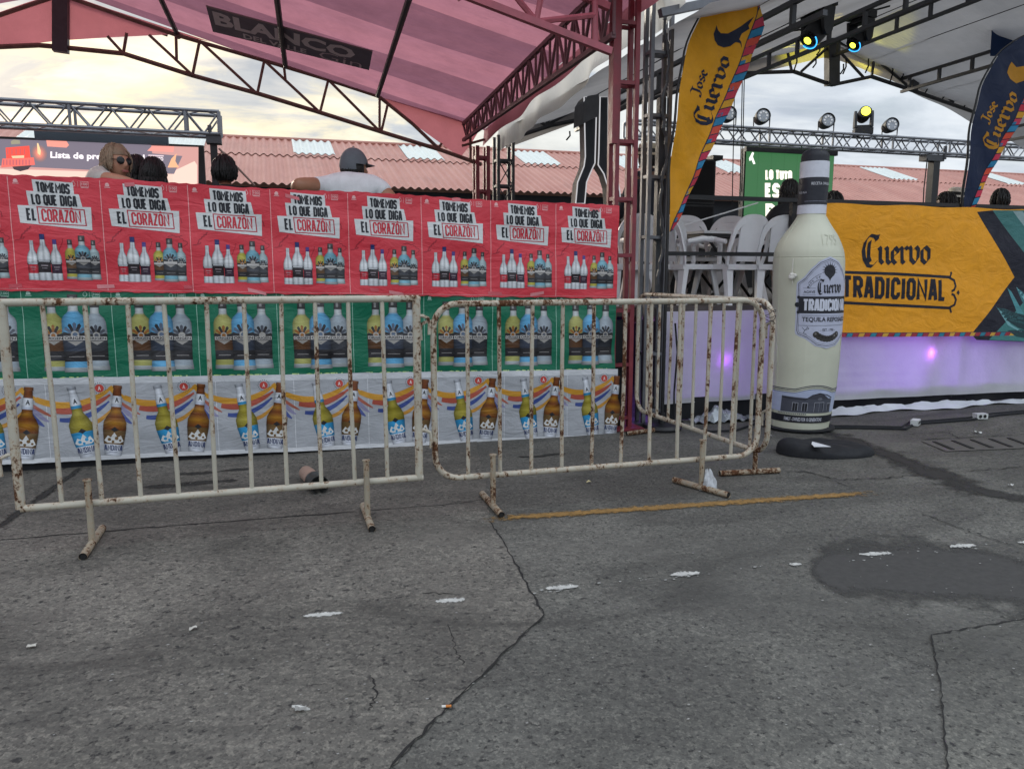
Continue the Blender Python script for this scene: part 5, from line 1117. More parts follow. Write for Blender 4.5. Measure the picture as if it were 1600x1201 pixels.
mb.build('roof', M_roof, wh, smooth=60)
mb = MB(); mb.grid(lambda i, j: Vector((-14 + 52 * i, RY + 5 * j, RZ2 - 1.8 * j)), 4, 1); mb.build('roof', M_roof, wh)
for px in (492, 660, 838, 985, 1140, 1392, 1566, 290, 75):
    x = atY(px, 248, 24).x; mb = MB(); mb.grid(lambda i, j: roofpt(x - .62 + 1.15 * i, .63 + .345 * j, .05), 30, 1); mb.build('rooflight', M_sky, wh, smooth=60)
mb = MB(); mb.tube([(-14, RY, RZ2 + .04), (38, RY, RZ2 + .04)], .06, 8); mb.build('ridge_cap', M_roof, wh)
mb = MB(); mb.box((-14, 20.6, 0), (38, 20.8, 3.4)); mb.build('wall', pmat('warehouse_wall', '35383e', .8, .25, 1.5), wh)
for i in range(12):
    x = -12 + i * 4.3; mb = MB(); mb.box((x, 20.5, 0), (x + .3, 20.59, 3.4)); mb.build('pillar', pmat('warehouse_pillar', '6d655e', .8), wh)

# ============================================================ feather flags
M_flagc = print_mat('flag_cloth', .65, .35, .35, (3, 1, 3))
def lerp_path(path, t):
    L = [0]
    for a, b in zip(path[:-1], path[1:]): L.append(L[-1] + math.hypot(b[0] - a[0], b[1] - a[1]))
    d = t * L[-1]
    for i in range(len(path) - 1):
        if d <= L[i + 1] or i == len(path) - 2:
            q = (d - L[i]) / (L[i + 1] - L[i] + 1e-9); return (path[i][0] + (path[i + 1][0] - path[i][0]) * q, path[i][1] + (path[i + 1][1] - path[i][1]) * q)
def smooth_path(p, n=40):
    out = []
    P = [p[0]] + p + [p[-1]]
    for i in range(1, len(P) - 2):
        for j in range(6):
            t = j / 6; a, b, c, d = P[i - 1], P[i], P[i + 1], P[i + 2]
            out.append(tuple(.5 * ((2 * b[k]) + (c[k] - a[k]) * t + (2 * a[k] - 5 * b[k] + 4 * c[k] - d[k]) * t * t + (3 * b[k] - a[k] - 3 * c[k] + d[k]) * t ** 3) for k in (0, 1)))
    return out + [p[-1]]
def flag(Y, left, inner, outer, ground, ink, label, words, bird, cyc, out):
    g0 = atY(left[0][0], left[0][1], Y); g = empty('feather_flag', (g0.x, Y, 0), label=label, cat='flag', group='feather flags')
    wv = lambda px, py: .018 * math.sin(px * .05 + py * .031) + .009 * math.sin(px * .13 - py * .05)
    def fn(px, py, l=0): p = atY(px, py, Y); p.y -= wv(px, py) + l; return p
    A = Art(fn, .0009, 9); l, m, o = smooth_path(left), smooth_path(inner), smooth_path(outer)
    def rows(p0, p1, a, b): q0 = lerp_path(p0, b); q1 = lerp_path(p1, b); return (q0[0] + (q1[0] - q0[0]) * a, q0[1] + (q1[1] - q0[1]) * a)
    A.mb.grid(lambda i, j: fn(*rows(l, m, i, j)), 14, 60, 0, lin(ground))
    N = 26
    for i in range(N):
        a, b = i / N, (i + 1) / N; c = cyc[i % len(cyc)]; sh = .35 / N
        q = [rows(m, o, 0, a), rows(m, o, 1, min(1, a + sh)), rows(m, o, 1, min(1, b + sh)), rows(m, o, 0, b)]
        A.quad(*q, c, .2 + .05 * (i % 2), 2, 2); A.line([q[0], q[1]], 1.3, out, 1.6)
        if i % 3 == 1: cc = [(q[0][k] + q[1][k] + q[2][k] + q[3][k]) / 4 for k in (0, 1)]; A.poly([q[0], ((q[0][0] + q[1][0]) / 2, (q[0][1] + q[1][1]) / 2), tuple(cc), ((q[0][0] + q[3][0]) / 2, (q[0][1] + q[3][1]) / 2)], cyc[2], 1.2)
    A.line([lerp_path(m, i / 40) for i in range(41)], 1.4, out, 1.8)
    for wd, quad in words: A.text(wd, *quad, ink, 3, 0, True)
    A.poly(bird, ink, 3)
    A.mb.build('flag_cloth', M_flagc, g, smooth=60)
    mb = MB(); pl = [fn(*lerp_path(l, i / 30)) + Vector((-.012, .012, 0)) for i in range(31)]; mb.tube([Vector((pl[0].x, Y + .012, .05))] + pl, [.016] + [.014 - .008 * i / 30 for i in range(31)], 8); mb.build('pole', M_blkst, g)
    mb = MB(); mb.lathe([(.16, 0), (.165, .02), (.15, .045), (.03, .055), (.025, .14)], (pl[0].x, Y + .012, .0), 24); mb.build('base', M_blkst, g)
flag(5.66, [(1046, 362), (1047, 330), (1050, 250), (1057, 175), (1066, 110), (1080, 60), (1097, 25), (1118, 0), (1142, -16), (1165, -12)],
     [(1047, 362), (1055, 338), (1074, 299), (1097, 240), (1117, 192), (1137, 145), (1150, 117), (1162, 82), (1175, 47), (1183, 18), (1182, 4)],
     [(1048, 363), (1063, 337), (1080, 297), (1106, 244), (1122, 212), (1144, 165), (1168, 112), (1182, 75), (1196, 40), (1191, 20), (1183, 2)], 'eaa51c', '1f2740', 'yellow feather flag lettered Jose Cuervo beside the grey tower, blue bird at its top',
     [('Cuervo', ((1113, 200), (1147, 92), (1117, 84), (1078, 190))), ('Jose', ((1094, 154), (1108, 111), (1091, 106), (1073, 148)))],
     [(1119, 40), (1121, 48), (1125, 53), (1135, 54), (1148, 47), (1158, 41), (1177, 27), (1170, 40), (1172, 45), (1159, 53), (1154, 62), (1158, 66), (1160, 76), (1156, 68), (1148, 67), (1140, 73), (1130, 75), (1120, 72), (1115, 64), (1114, 54), (1117, 47)], ['c9384e', 'd9533f', '2f86b4', 'c93a58', 'dca22c'], '27304a')
flag(6.02, [(1508, 345), (1508, 300), (1511, 250), (1520, 190), (1533, 145), (1550, 105), (1570, 78), (1592, 61), (1620, 50), (1650, 48)],
     [(1512, 345), (1520, 322), (1528, 296), (1542, 265), (1559, 233), (1571, 210), (1588, 180), (1602, 150), (1632, 95), (1652, 62), (1656, 52)],
     [(1513, 345), (1525, 326), (1537, 298), (1552, 265), (1568, 238), (1582, 213), (1600, 185), (1616, 158), (1646, 102), (1662, 68), (1658, 52)], '1d2a48', 'd8982a', 'dark blue feather flag lettered Jose Cuervo in yellow at the right edge',
     [('Cuervo', ((1557, 238), (1594, 151), (1566, 138), (1528, 227))), ('Jose', ((1542, 197), (1561, 162), (1546, 155), (1527, 188)))],
     [(1580, 97), (1586, 106), (1600, 104), (1622, 94), (1640, 84), (1632, 100), (1622, 114), (1616, 126), (1600, 126), (1586, 131), (1577, 124), (1573, 114), (1577, 103)], ['c9384e', 'd9533f', '2f86b4', 'c93a58', 'dca22c'], '18203a')

# ============================================================ stage rail, chairs, tables
rl = empty('stage_railing', (6, 6.07, 1.0), label='black stage railing in front of the white chairs', cat='railing')
for py in (310, 397):
    z = atY(1130, py, 6.1).z; mb = MB(); mb.bar((3.24, 6.07, z), (9.2, 6.07, z), .035, .035); mb.build('rail', M_blkst, rl)
for x in (3.25, 4.56, 6.1, 7.6): mb = MB(); mb.bar((x, 6.115, .2), (x, 6.115, 1.94), .05, .05, 0, (0, 1, 0)); mb.build('post', M_blkst, rl)
M_chair = pmat('white_chair_plastic', 'e4e4e6', .35, .05, 5, .05)
def make_chair():
    g = empty('plastic_chair', (0, 0, 0), cat='chair', group='white plastic chairs on the stage')
    def rimc(t):
        a = math.pi * t
        if t < .22: q = t / .22; return Vector((-.215 - .02 * math.sin(q * 2.5), -.20 - .055 * q, .42 + .20 * q))
        if t > .78: q = (1 - t) / .22; return Vector((.215 + .02 * math.sin(q * 2.5), -.20 - .055 * q, .42 + .20 * q))
        q = (t - .22) / .56; b = math.pi * (1 - q); return Vector((.227 * math.copysign(abs(math.cos(b)) ** .8, math.cos(b)), -.255 - .055 * math.sin(b), .62 + .22 * math.sin(b) ** .9))
    mb = MB(); n = 44; vs = []; fs = []
    for i in range(n + 1):
        p = rimc(i / n); d = (rimc(min(1, i / n + .01)) - rimc(max(0, i / n - .01))).normalized(); cen = Vector((0, p.y, .55)); inw = (cen - p); inw = (inw - d * inw.dot(d)).normalized(); nn = d.cross(inw)
        wd = .032 + .03 * math.sin(math.pi * i / n) ** 4
        vs += [p + nn * .010, p + inw * wd + nn * .006, p + inw * wd - nn * .006, p - nn * .010]
    for i in range(n):
        for k in range(4): fs.append((i * 4 + k, i * 4 + (k + 1) % 4, i * 4 + 4 + (k + 1) % 4, i * 4 + 4 + k))
    fs += [(0, 1, 2, 3), (n * 4 + 3, n * 4 + 2, n * 4 + 1, n * 4)]
    mb.add(vs, fs)
    for off in (.006, -.006):
        def pan(i, j):
            z = .46 + .345 * j; hw = .115 + .03 * j - .03 * max(0, j - .8) * 3; x = (i * 2 - 1) * hw
            return Vector((x, -.215 - .085 * j - .03 * (1 - (i * 2 - 1) ** 2) + off, z))
        mb.grid(pan, 10, 12)
    mb.build('backrest', M_chair, g, smooth=50)
    mb = MB()
    for off, fl in ((0, 0), (-.012, 1)): mb.grid(lambda i, j: Vector(((i * 2 - 1) * (.205 + .03 * j), -.22 + .45 * j, .435 - .012 * math.sin(i * math.pi) * math.sin(j * math.pi) - .02 * max(0, j - .9) * 10 * .5 + off)), 10, 10)
    for s in (-1, 1): mb.grid(lambda i, j: Vector((s * (.206 + .03 * i), -.22 + .45 * i, .436 - .055 * j)), 8, 1)
    mb.grid(lambda i, j: Vector(((i * 2 - 1) * .205, -.222, .436 - .06 * j)), 8, 1); mb.grid(lambda i, j: Vector(((i * 2 - 1) * .235, .231, .42 - .045 * j)), 8, 1)
    mb.build('seat', M_chair, g, smooth=50)
    for sx in (-1, 1):
        mb = MB(); mb.tube([Vector((sx * .225, -.20 , .62)), Vector((sx * .262, -.05, .645)), Vector((sx * .268, .12, .64)), Vector((sx * .25, .2, .60)), Vector((sx * .235, .215, .43))], [.02, .024, .024, .022, .02], 8); mb.build('armrest', M_chair, g, smooth=60)
        for (y0, y1) in ((-.2, -.285), (.2, .245)):
            a = Vector((sx * .205, y0, .42)); b = Vector((sx * .245, y1, 0)); mb = MB(); s = -1 if y0 < 0 else 1
            for k in (0, 1):
                dx, dy = ((-sx * .075, 0) if k == 0 else (0, -s * .06)); dx2, dy2 = ((-sx * .045, 0) if k == 0 else (0, -s * .04))
                mb.add([a, a + Vector((dx, dy, 0)), b + Vector((dx2, dy2, 0)), b, a + Vector((-sx * .006, -s * .006, 0)), a + Vector((dx - sx * .006, dy - s * .006, 0)), b + Vector((dx2 - sx * .006, dy2 - s * .006, 0)), b + Vector((-sx * .006, -s * .006, 0))], [(0, 1, 2, 3), (7, 6, 5, 4), (1, 5, 6, 2), (3, 2, 6, 7)])
            mb.build('leg', M_chair, g, smooth=30)
    return g
chair0 = make_chair()
for ch in chair0.children:                           # low seat, tall back
    for v in ch.data.vertices:
        z = v.co.z; v.co.z = z * .86 if z < .45 else .387 + (z - .45) * 1.12
        v.co.x *= 1.06
CH = [(1138, 6.50, 12, 'white plastic chair seen from behind at the railing, second from the inflatable bottle'), (1200, 6.48, -6, 'white plastic chair seen from behind, partly covered by the inflatable bottle'), (1068, 6.62, -75, 'white plastic chair turned sideways right beside the tip of the yellow flag'), (1083, 7.3, 168, 'lower of two stacked white plastic chairs behind the folding table, nearest the yellow flag'), (1083, 7.3, 168, 'upper of two stacked white plastic chairs behind the folding table, nearest the yellow flag'), (1116, 7.4, 118, 'lower of two stacked white plastic chairs turned in profile behind the folding table'), (1116, 7.4, 118, 'upper of two stacked white plastic chairs turned in profile behind the folding table'), (972, 6.7, 8, 'white plastic chair seen through the red lattice tower'), (1019, 6.75, -10, 'white plastic chair seen through the grey lattice tower'), (1232, 7.6, 20, 'white plastic chair half hidden behind the neck of the inflatable bottle')]
for i, (px, Y, rz, lb) in enumerate(CH):
    c = chair0 if i == 0 else copy_tree(chair0); p = atY(px, 420, Y); c.location = (p.x, Y, 1.09 if lb.startswith('upper') else 1.0); c.rotation_euler = (0, 0, R(rz)); c['label'] = lb
M_tbl = pmat('table_top', 'c6c7c9', .4, .06, 5, .05)
def table(px, Y, w, d, h, label, rz=0):
    p = atY(px, 400, Y); g = empty('folding_table', (0, 0, 0), label=label, cat='table')
    mb = MB(); mb.box((-w / 2, -d / 2, h - .025), (w / 2, d / 2, h)); mb.build('tabletop', M_tbl, g)
    mb = MB(); mb.box((-w / 2 + .01, -d / 2 + .01, h - .06), (w / 2 - .01, d / 2 - .01, h - .027)); mb.build('table_frame', M_blkst, g)
    for s in (-1, 1):
        for k in (-1, 1): mb = MB(); mb.tube([(k * (w / 2 - .08), s * (d / 2 - .07), h - .05), (-k * (w / 2 - .14), s * (d / 2 - .07) + .02 * k, .02)], .015, 8); mb.build('leg', M_blkst, g)
        mb = MB(); mb.tube([(-.16, s * (d / 2 - .07), .36), (.16, s * (d / 2 - .07), .36)], .01, 6); mb.build('brace', M_blkst, g)
    g.location = (p.x, Y, 1.0); g.rotation_euler = (0, 0, R(rz)); return g
table(1118, 7.05, .80, .66, .70, 'folding table with crossed black legs among the white chairs', 6)
table(1195, 7.75, .9, .7, .86, 'pale topped table behind the railing, right of the folding table', -5)
mb = MB(); mb.tube([atY(1068, 352, 7.4), atY(1132, 333, 7.6), atY(1184, 317, 7.9)], .008, 6); tag(mb.build('white_rod', M_chair, loc=atY(1132, 333, 7.6)), 'thin white rod slanting above the folding table', 'rod')
# black speaker stack beyond the flag
sp = empty('speaker_stack', (atY(1080, 300, 10).x, 10, 1.0), label='tall black loudspeaker stack behind the yellow flag', cat='loudspeaker')
xa, xb, zt_ = atY(1040, 300, 10).x, atY(1117, 300, 10).x, atY(1090, 247, 10).z
for k in range(3):
    z0_ = 1.0 + (zt_ - 1.0) * k / 3; z1_2 = 1.0 + (zt_ - 1.0) * (k + 1) / 3 - .01
    mb = MB(); mb.box((xa, 10, z0_), (xb, 10.5, z1_2)); f = mb.build('cabinet', M_blkst, sp); mb = MB(); mb.box((xa + .03, 9.985, z0_ + .03), (xb - .03, 9.998, z1_2 - .03)); mb.build('grille', M_dk, f)
mb = MB(); mb.box((xb - .06, 9.98, zt_ - .01), (xb + .1, 10.2, zt_ + .05)); mb.build('bracket', M_blkst, sp)

# bottle-shaped outline sign
YG = 8.6
sgn = empty('bottle_sign', (atY(930, 310, YG).x, YG, 1.0), label='black bottle-shaped outline sign edged in white behind the red banner', cat='sign')
M_edge = emis('sign_edge', 'e6e6ea', .35); M_sgn = pmat('sign_black', '1c222b', .5, .15, 6, .1); M_side = pmat('sign_side', '7d7a76', .6, .15, 6, .1)
Lp = [(912, 152), (932, 152), (931, 185), (929, 255), (923, 268), (916, 285), (913, 318), (899, 318), (902, 285), (912, 260), (914, 245)]
Rp = [(937, 152), (950, 152), (949, 245), (952, 254), (962, 270), (968, 300), (969, 318), (951, 318), (949, 292), (943, 272), (934, 258), (935, 240)]
for nm, pp in (('left_band', Lp), ('right_band', Rp)):
    pts = [atY(*p, YG) for p in pp]
    mb = MB(); mb.prism(pts, (.02, .20, 0), 0, None, 1); o = mb.build('outline_band', [M_sgn, M_side], sgn, smooth=0)
    mb = MB(); q = [p + Vector((0, -.012, 0)) for p in pts]; mb.tube(q, .0075, 6, closed=True); mb.build('edge_tube', M_edge, o)
mb = MB(); pts = [atY(*p, YG - .05) for p in ((913, 160), (919, 150), (936, 147), (935, 182), (925, 186), (911, 194))]; mb.prism(pts, (0, .3, 0)); mb.build('cloth_cover', pmat('grey_cover', '5b5e62', .8, .25, 8, .5, 12), sgn, smooth=0)

# ============================================================ stage lights
M_lens_y = emis('yellow_lens', 'f0f040', 2.2); M_lens_b = emis('blue_lens', '38a8ff', 1.3); M_lens = pmat('clear_lens', '9aa0a8', .15, .1, 20, 0)
M_dglass = pmat('dark_lens', '14161a', .15, .1, 20, 0)
def moving_head(loc, rot, tilt, ring, lens, label, s=1.0, pan=0):
    g = empty('moving_head_light', (0, 0, 0), label=label, cat='stage light', group='moving head lights'); q = s
    mb = MB(); mb.obox((0, 0, .06 * q), (.17 * q, 0, 0), (0, .14 * q, 0), (0, 0, .06 * q)); mb.obox((0, 0, .13 * q), (.11 * q, 0, 0), (0, .09 * q, 0), (0, 0, .012 * q)); mb.build('base', M_blkst, g)
    mb = MB()
    for sx in (-1, 1): mb.prism([Vector((sx * .175 * q, y * q, z * q)) for y, z in ((-.10, .14), (.10, .14), (.07, .40), (.03, .46), (-.03, .46), (-.07, .40))], (-sx * .045 * q, 0, 0))
    mb.obox((0, 0, .16 * q), (.16 * q, 0, 0), (0, .08 * q, 0), (0, 0, .02 * q)); mb.build('yoke', M_blkst, g)
    ax = Vector((0, -math.cos(tilt), math.sin(tilt))); c = Vector((0, 0, .38 * q))
    mb = MB(); mb.lathe([(.05 * q, -.19 * q), (.10 * q, -.17 * q), (.12 * q, -.08 * q), (.125 * q, .06 * q), (.115 * q, .15 * q), (.118 * q, .17 * q)], c, 24, axis=ax); h = mb.build('head', M_blkst, g)
    wm = Matrix.Rotation(pan, 3, 'Z') @ Matrix.Rotation(rot, 3, 'X'); e1 = ax.cross(Vector((1, 0, 0))).normalized(); e2 = ax.cross(e1); want = _r * .75 - Vector((0, 0, .66))
    best = max(range(24), key=lambda i: (wm @ (e1 * math.cos(i * .2618) + e2 * math.sin(i * .2618))).dot(want)) * .2618
    mb = MB(); mb.tube([c + ax * .18 * q + (e1 * math.cos(best + a_) + e2 * math.sin(best + a_)) * .113 * q for a_ in [R(t_) for t_ in range(-80, 81, 10)]], .0065 * q, 6); mb.build('lens_ring', ring, h)
    mb = MB(); mb.lathe([(.108 * q, .17 * q), (.08 * q, .186 * q), (.047 * q, .194 * q)], c, 24, axis=ax, cap=False); mb.build('lens_glass', M_dglass, h)
    big = lens is M_lens_y and ring is M_blkst; k_ = 1.9 if big else 1
    mb = MB(); mb.lathe([(.046 * q * k_, .1945 * q), (.025 * q, .199 * q), (.001, .2005 * q)], c, 20, axis=ax, cap=False); mb.build('lens', lens, h)
    g.location = loc; g.rotation_euler = (rot, 0, pan); return g
p = atY(1279, -4, 6.9); moving_head((p.x, 6.9, p.z), math.pi, R(42), M_lens_b, M_lens_y, 'larger black moving head stage light hanging on the left of the pair, ringed blue', .84, R(100))
p = atY(1346, 18, 8.0); moving_head((p.x, 8.0, p.z), math.pi, R(42), M_lens_b, M_lens_y, 'black moving head stage light hanging on the right of the pair, beside the yellow glow', .78, R(100))
p = atY(1348, 205, 13.15); moving_head((p.x, 13.15, 4.01), 0, R(12), M_blkst, M_lens_y, 'moving head stage light shining yellow on top of the right truss', 1.0, R(-30))
HP = Vector((p.x, 13.0, 4.45))
def spot(frm, to, e, deg, col):
    l = bpy.data.lights.new('lamp_light', 'SPOT'); l.energy = e; l.spot_size = R(deg); l.spot_blend = .6; l.color = col; l.shadow_soft_size = .06
    o = bpy.data.objects.new('lamp_light', l); COL.objects.link(o); o.location = frm; o.rotation_euler = (Vector(to) - Vector(frm)).to_track_quat('-Z', 'Y').to_euler()
spot(HP + Vector((.3, -.4, .2)), atY(1392, 36, 9.2), 1500, 9, (1, .95, .05))
spot(HP + Vector((-.2, -.2, .1)), atY(1258, 84, YK), 2200, 9, (1, .9, .05)); spot(HP + Vector((.2, -.2, .1)), atY(1352, 98, YK), 900, 9, (1, .8, .1)); spot(HP + Vector((0, -.3, .2)), atY(1335, 6, 8.6), 1500, 7, (1, 1, .05))
def par_can(px, Y, label, pan):
    p = atY(px, 192, Y); g = empty('par_light', (0, 0, 0), label=label, cat='stage light', group='round spotlights on the right truss')
    ax = Vector((0, -1, .12)).normalized(); c = Vector((0, 0, .19)); mb = MB(); mb.lathe([(.06, -.17), (.115, -.14), (.135, -.02), (.14, .10), (.132, .115), (.115, .10)], c, 22, axis=ax, cap=False); mb.lathe([(.001, -.171), (.06, -.17)], c, 22, axis=ax, cap=False); b = mb.build('body', M_blkst, g)
    mb = MB(); mb.lathe([(.001, .088), (.06, .094), (.115, .086)], c, 22, axis=ax, cap=False)
    mb.build('lens', M_lens, b)
    mb = MB(); 
    for i in range(8): a = i * 6.2832 / 8; mb.lathe([(.001, .10), (.02, .097)], c + Vector((.07 * math.cos(a), 0, .07 * math.sin(a))), 8, axis=ax, cap=False)
    mb.build('bulb', emis('pale_bulb', 'dfe3e8', .3), b)
    mb = MB(); mb.tube([(-.15, 0, .19), (-.15, 0, .0), (.15, 0, .0), (.15, 0, .19)], .014, 6); mb.build('bracket', M_blkst, g)
    g.location = (p.x, Y, 4.01); g.rotation_euler = (0, 0, pan)
for px, lb in ((1190, 'round black spotlight on the right truss nearest the yellow flag'), (1291, 'round black spotlight on the truss just left of the yellow-lit moving head'), (1391, 'round black spotlight on the truss right of the yellow-lit moving head'), (1137, 'round black spotlight on the right truss half hidden behind the yellow flag')): par_can(px, 13.05, lb, R(-18))

# ============================================================ people
def body_mesh(joints, bones, sub=1):
    """one continuous skin grown over a chain of joints (name: (position, radius x, radius y))"""
    names = list(joints); me = bpy.data.meshes.new('figure'); me.from_pydata([joints[n][0] for n in names], [(names.index(a), names.index(b)) for a, b in bones], [])
    o = bpy.data.objects.new('figure', me); COL.objects.link(o); sk = o.modifiers.new('s', 'SKIN'); sk.use_smooth_shade = True
    if not me.skin_vertices: 
        raise RuntimeError('no skin layer')
    for i, n in enumerate(names): d = me.skin_vertices[0].data[i]; d.radius = joints[n][1:3]; d.use_root = (i == 0)
    ss = o.modifiers.new('u', 'SUBSURF'); ss.levels = sub; ss.render_levels = sub
    dg = bpy.context.evaluated_depsgraph_get(); m2 = bpy.data.meshes.new_from_object(o.evaluated_get(dg))
    r = ([Vector(v.co) for v in m2.vertices], [tuple(p.vertices) for p in m2.polygons]); bpy.data.objects.remove(o); bpy.data.meshes.remove(me); bpy.data.meshes.remove(m2); return r
def head_verts(c, yaw, s=1.0, pitch=0, grow=0.0):
    """a skull with brow, sockets, nose, lips, chin and ears; local face looks along +Y"""
    nu, nv = 40, 32; vs = []; mt = Matrix.Translation(c) @ Matrix.Rotation(yaw, 4, 'Z') @ Matrix.Rotation(pitch, 4, 'X')
    def gs(x, y, cx, cy, sx, sy): return math.exp(-((x - cx) / sx) ** 2 - ((y - cy) / sy) ** 2)
    for j in range(nv + 1):
        th = math.pi * j / nv
        for i in range(nu):
            ph = 2 * math.pi * i / nu; x, y, z = math.sin(th) * math.sin(ph), math.sin(th) * math.cos(ph), math.cos(th)
            X, Y_, Z = x * .077, y * .098, z * .118
            if Z < 0: k = 1 - .34 * (Z / -.118) ** 1.3; X *= k; Y_ = Y_ * (1 - .18 * (Z / -.118)) + (.016 * (Z / -.118))
            if y > 0:
                f = y
                Y_ += f * (.026 * gs(X, Z, 0, -.022, .012, .022) + .010 * gs(X, Z, 0, .0, .010, .024) + .007 * gs(X, Z, 0, .026, .045, .011) - .010 * gs(abs(X), Z, .031, .006, .014, .010) + .006 * gs(X, Z, 0, -.056, .020, .007) + .006 * gs(X, Z, 0, -.068, .018, .006) + .009 * gs(X, Z, 0, -.098, .022, .015) + .004 * gs(abs(X), Z, .042, -.022, .018, .016))
            e = gs(Y_, Z, -.006, -.008, .016, .028) * (abs(x) > .75); X += math.copysign(.014 * e, X)
            v = Vector((X, Y_, Z)); v += v.normalized() * grow
            vs.append(mt @ (v * s))
    fs = [(j * nu + i, j * nu + (i + 1) % nu, (j + 1) * nu + (i + 1) % nu, (j + 1) * nu + i) for j in range(nv) for i in range(nu)]
    return vs, fs, mt
def hand(mb, wrist, d, up, side=1, s=1.0, curl=.5):
    """palm, four bent fingers of unequal length and a thumb leaving the side of the palm"""
    d, up = Vector(d).normalized(), Vector(up).normalized(); sd = d.cross(up).normalized() * side
    mb.tube([wrist - d * .01, wrist + d * .02, wrist + d * .05, wrist + d * .085], [.024 * s, .03 * s, .037 * s, .03 * s], 10)
    for k, (o, ln) in enumerate(((.030, .068), (.010, .078), (-.010, .072), (-.029, .055))):
        b = wrist + d * .082 + sd * o; p1 = b + d * ln * .42 - up * .004; p2 = p1 + (d * (1 - curl * .5) - up * curl).normalized() * ln * .33; p3 = p2 + (d * (1 - curl) - up * curl * 1.3).normalized() * ln * .27
        mb.tube([b - d * .02, b, p1, p2, p3], [.010, .0098, .009, .008, .006], 7)
    b = wrist + d * .025 + sd * .03; mb.tube([b, b + (d + sd * .8).normalized() * .035, b + (d + sd * .45).normalized() * .066, b + (d * 1.1 + sd * .3 - up * .3).normalized() * .088], [.013, .012, .010, .007], 7)
def mat_skin(c): return pmat('skin_' + c, c, .5, .08, 20, .05, 90)
def person(loc, yaw, label, skin='8a5a44', shirt='d8d8da', hair='17130f', pants='23262e', head_yaw=0, head_pitch=0, arms=None, hairstyle='short', hat=None, stand=0, bust=1.0, lean=0, sleeve=.75, glasses=False, collar=None, sleeve_l=None, group=None, hunch=.04, arm_k=1.0):
    """seated figure; local axes: x to its right, y ahead, z up; loc is the floor below the seat"""
    g = empty('person', (0, 0, 0), label=label, cat='person', group=group); sh = stand
    hz = .52 + sh; B = lambda x, y, z: Vector((x, y + lean * max(0, z - hz), z))
    J = {'pelvis': (B(0, 0, hz), .16, .12), 'waist': (B(0, .0, hz + .20), .145 * bust, .105), 'chest': (B(0, -.01, hz + .40), .165 * bust, .115), 'upper': (B(0, -.015, hz + .50), .13 * bust, .085), 'neck': (B(0, .0 + .4 * hunch, hz + .575 - .35 * hunch), .058, .058), 'neck2': (B(0, .012 + .7 * hunch, hz + .63 - hunch), .052, .052)}
    bones = [('pelvis', 'waist'), ('waist', 'chest'), ('chest', 'upper'), ('upper', 'neck'), ('neck', 'neck2')]
    for s, n in ((-1, 'l'), (1, 'r')):
        a = (arms or {}).get(n) or [(s * .27, .06, hz + .25), (s * .17, .30, hz + .12)]
        J['sh' + n] = (B(s * .185 * bust, -.015, hz + .475), .066, .066); J['mid' + n] = (J['sh' + n][0].lerp(Vector(a[0]), .5), .056 * arm_k, .056 * arm_k); J['el' + n] = (Vector(a[0]), .046 * arm_k, .046 * arm_k); J['fa' + n] = (Vector(a[0]).lerp(Vector(a[1]), .4), .045 * arm_k, .045 * arm_k); J['wr' + n] = (Vector(a[1]), .028, .028)
        bones += [('upper', 'sh' + n), ('sh' + n, 'mid' + n), ('mid' + n, 'el' + n), ('el' + n, 'fa' + n), ('fa' + n, 'wr' + n)]
        kn = Vector((s * .12, .44, .50)) if not sh else Vector((s * .10, .03, .48 )); an = Vector((s * .12, .46, .09)) if not sh else Vector((s * .10, -.01, .09))
        J['hip' + n] = (B(s * .095, .02, hz - .02), .095, .095); J['th' + n] = (J['hip' + n][0].lerp(kn, .5), .082, .082); J['kn' + n] = (kn, .058, .058); J['ca' + n] = (kn.lerp(an, .35), .056, .056); J['an' + n] = (an, .036, .036); J['toe' + n] = (an + Vector((0, .16, -.045)), .036, .032)
        bones += [('pelvis', 'hip' + n), ('hip' + n, 'th' + n), ('th' + n, 'kn' + n), ('kn' + n, 'ca' + n), ('ca' + n, 'an' + n), ('an' + n, 'toe' + n)]
    J2 = {k: (v[0], v[1] * (.78 if k in ('pelvis', 'waist', 'chest', 'upper') else .84 if k[:2] == 'sh' else 1), v[2] * (.74 if k in ('pelvis', 'waist', 'chest', 'upper') else .84 if k[:2] == 'sh' else 1)) for k, v in J.items()}      # slimmer where the clothes cover it
    vs, fs = body_mesh(J2, bones, 2); mb = MB(); mb.add(vs, fs, 0)
    hc = J['neck2'][0] + Vector((0, .022, .10)); hv, hf, mt = head_verts(hc, head_yaw, 1.03, head_pitch); mb.add(hv, hf, 0)
    for n, s in (('l', -1), ('r', 1)):
        w_, e_ = J['wr' + n][0], J['el' + n][0]; d = (w_ - e_).normalized(); up = Vector((0, 0, 1)) if abs(d.z) < .85 else Vector((0, 1, 0)); up = (up - d * up.dot(d)).normalized(); hand(mb, w_, d, up, -s, 1, .45)
    T = lambda x, y, z: mt @ Vector((x, y, z))
    for s in (-1, 1):
        mb.lathe([(.001, -.011), (.008, -.008), (.0115, 0), (.008, .008), (.001, .011)], T(s * .031, .083, .006), 10, 1)
        mb.lathe([(.001, -.003), (.005, -.002), (.005, .002), (.001, .003)], T(s * .031, .0935, .006), 8, 2)
    mb.grid(lambda i, j: T((i * 2 - 1) * .024, .104 + .006 * math.sin(i * math.pi) - .004 * abs(j - .5), -.056 - .016 * j), 8, 3, 3)
    mb.build('body', [mat_skin(skin), pmat('eye_white', 'd8d4cc', .3, .02, 10, 0), pmat('iris', '1d120c', .3, .02, 10, 0), pmat('lip_' + skin, '93504a', .5, .05, 10, 0)], g, smooth=70)
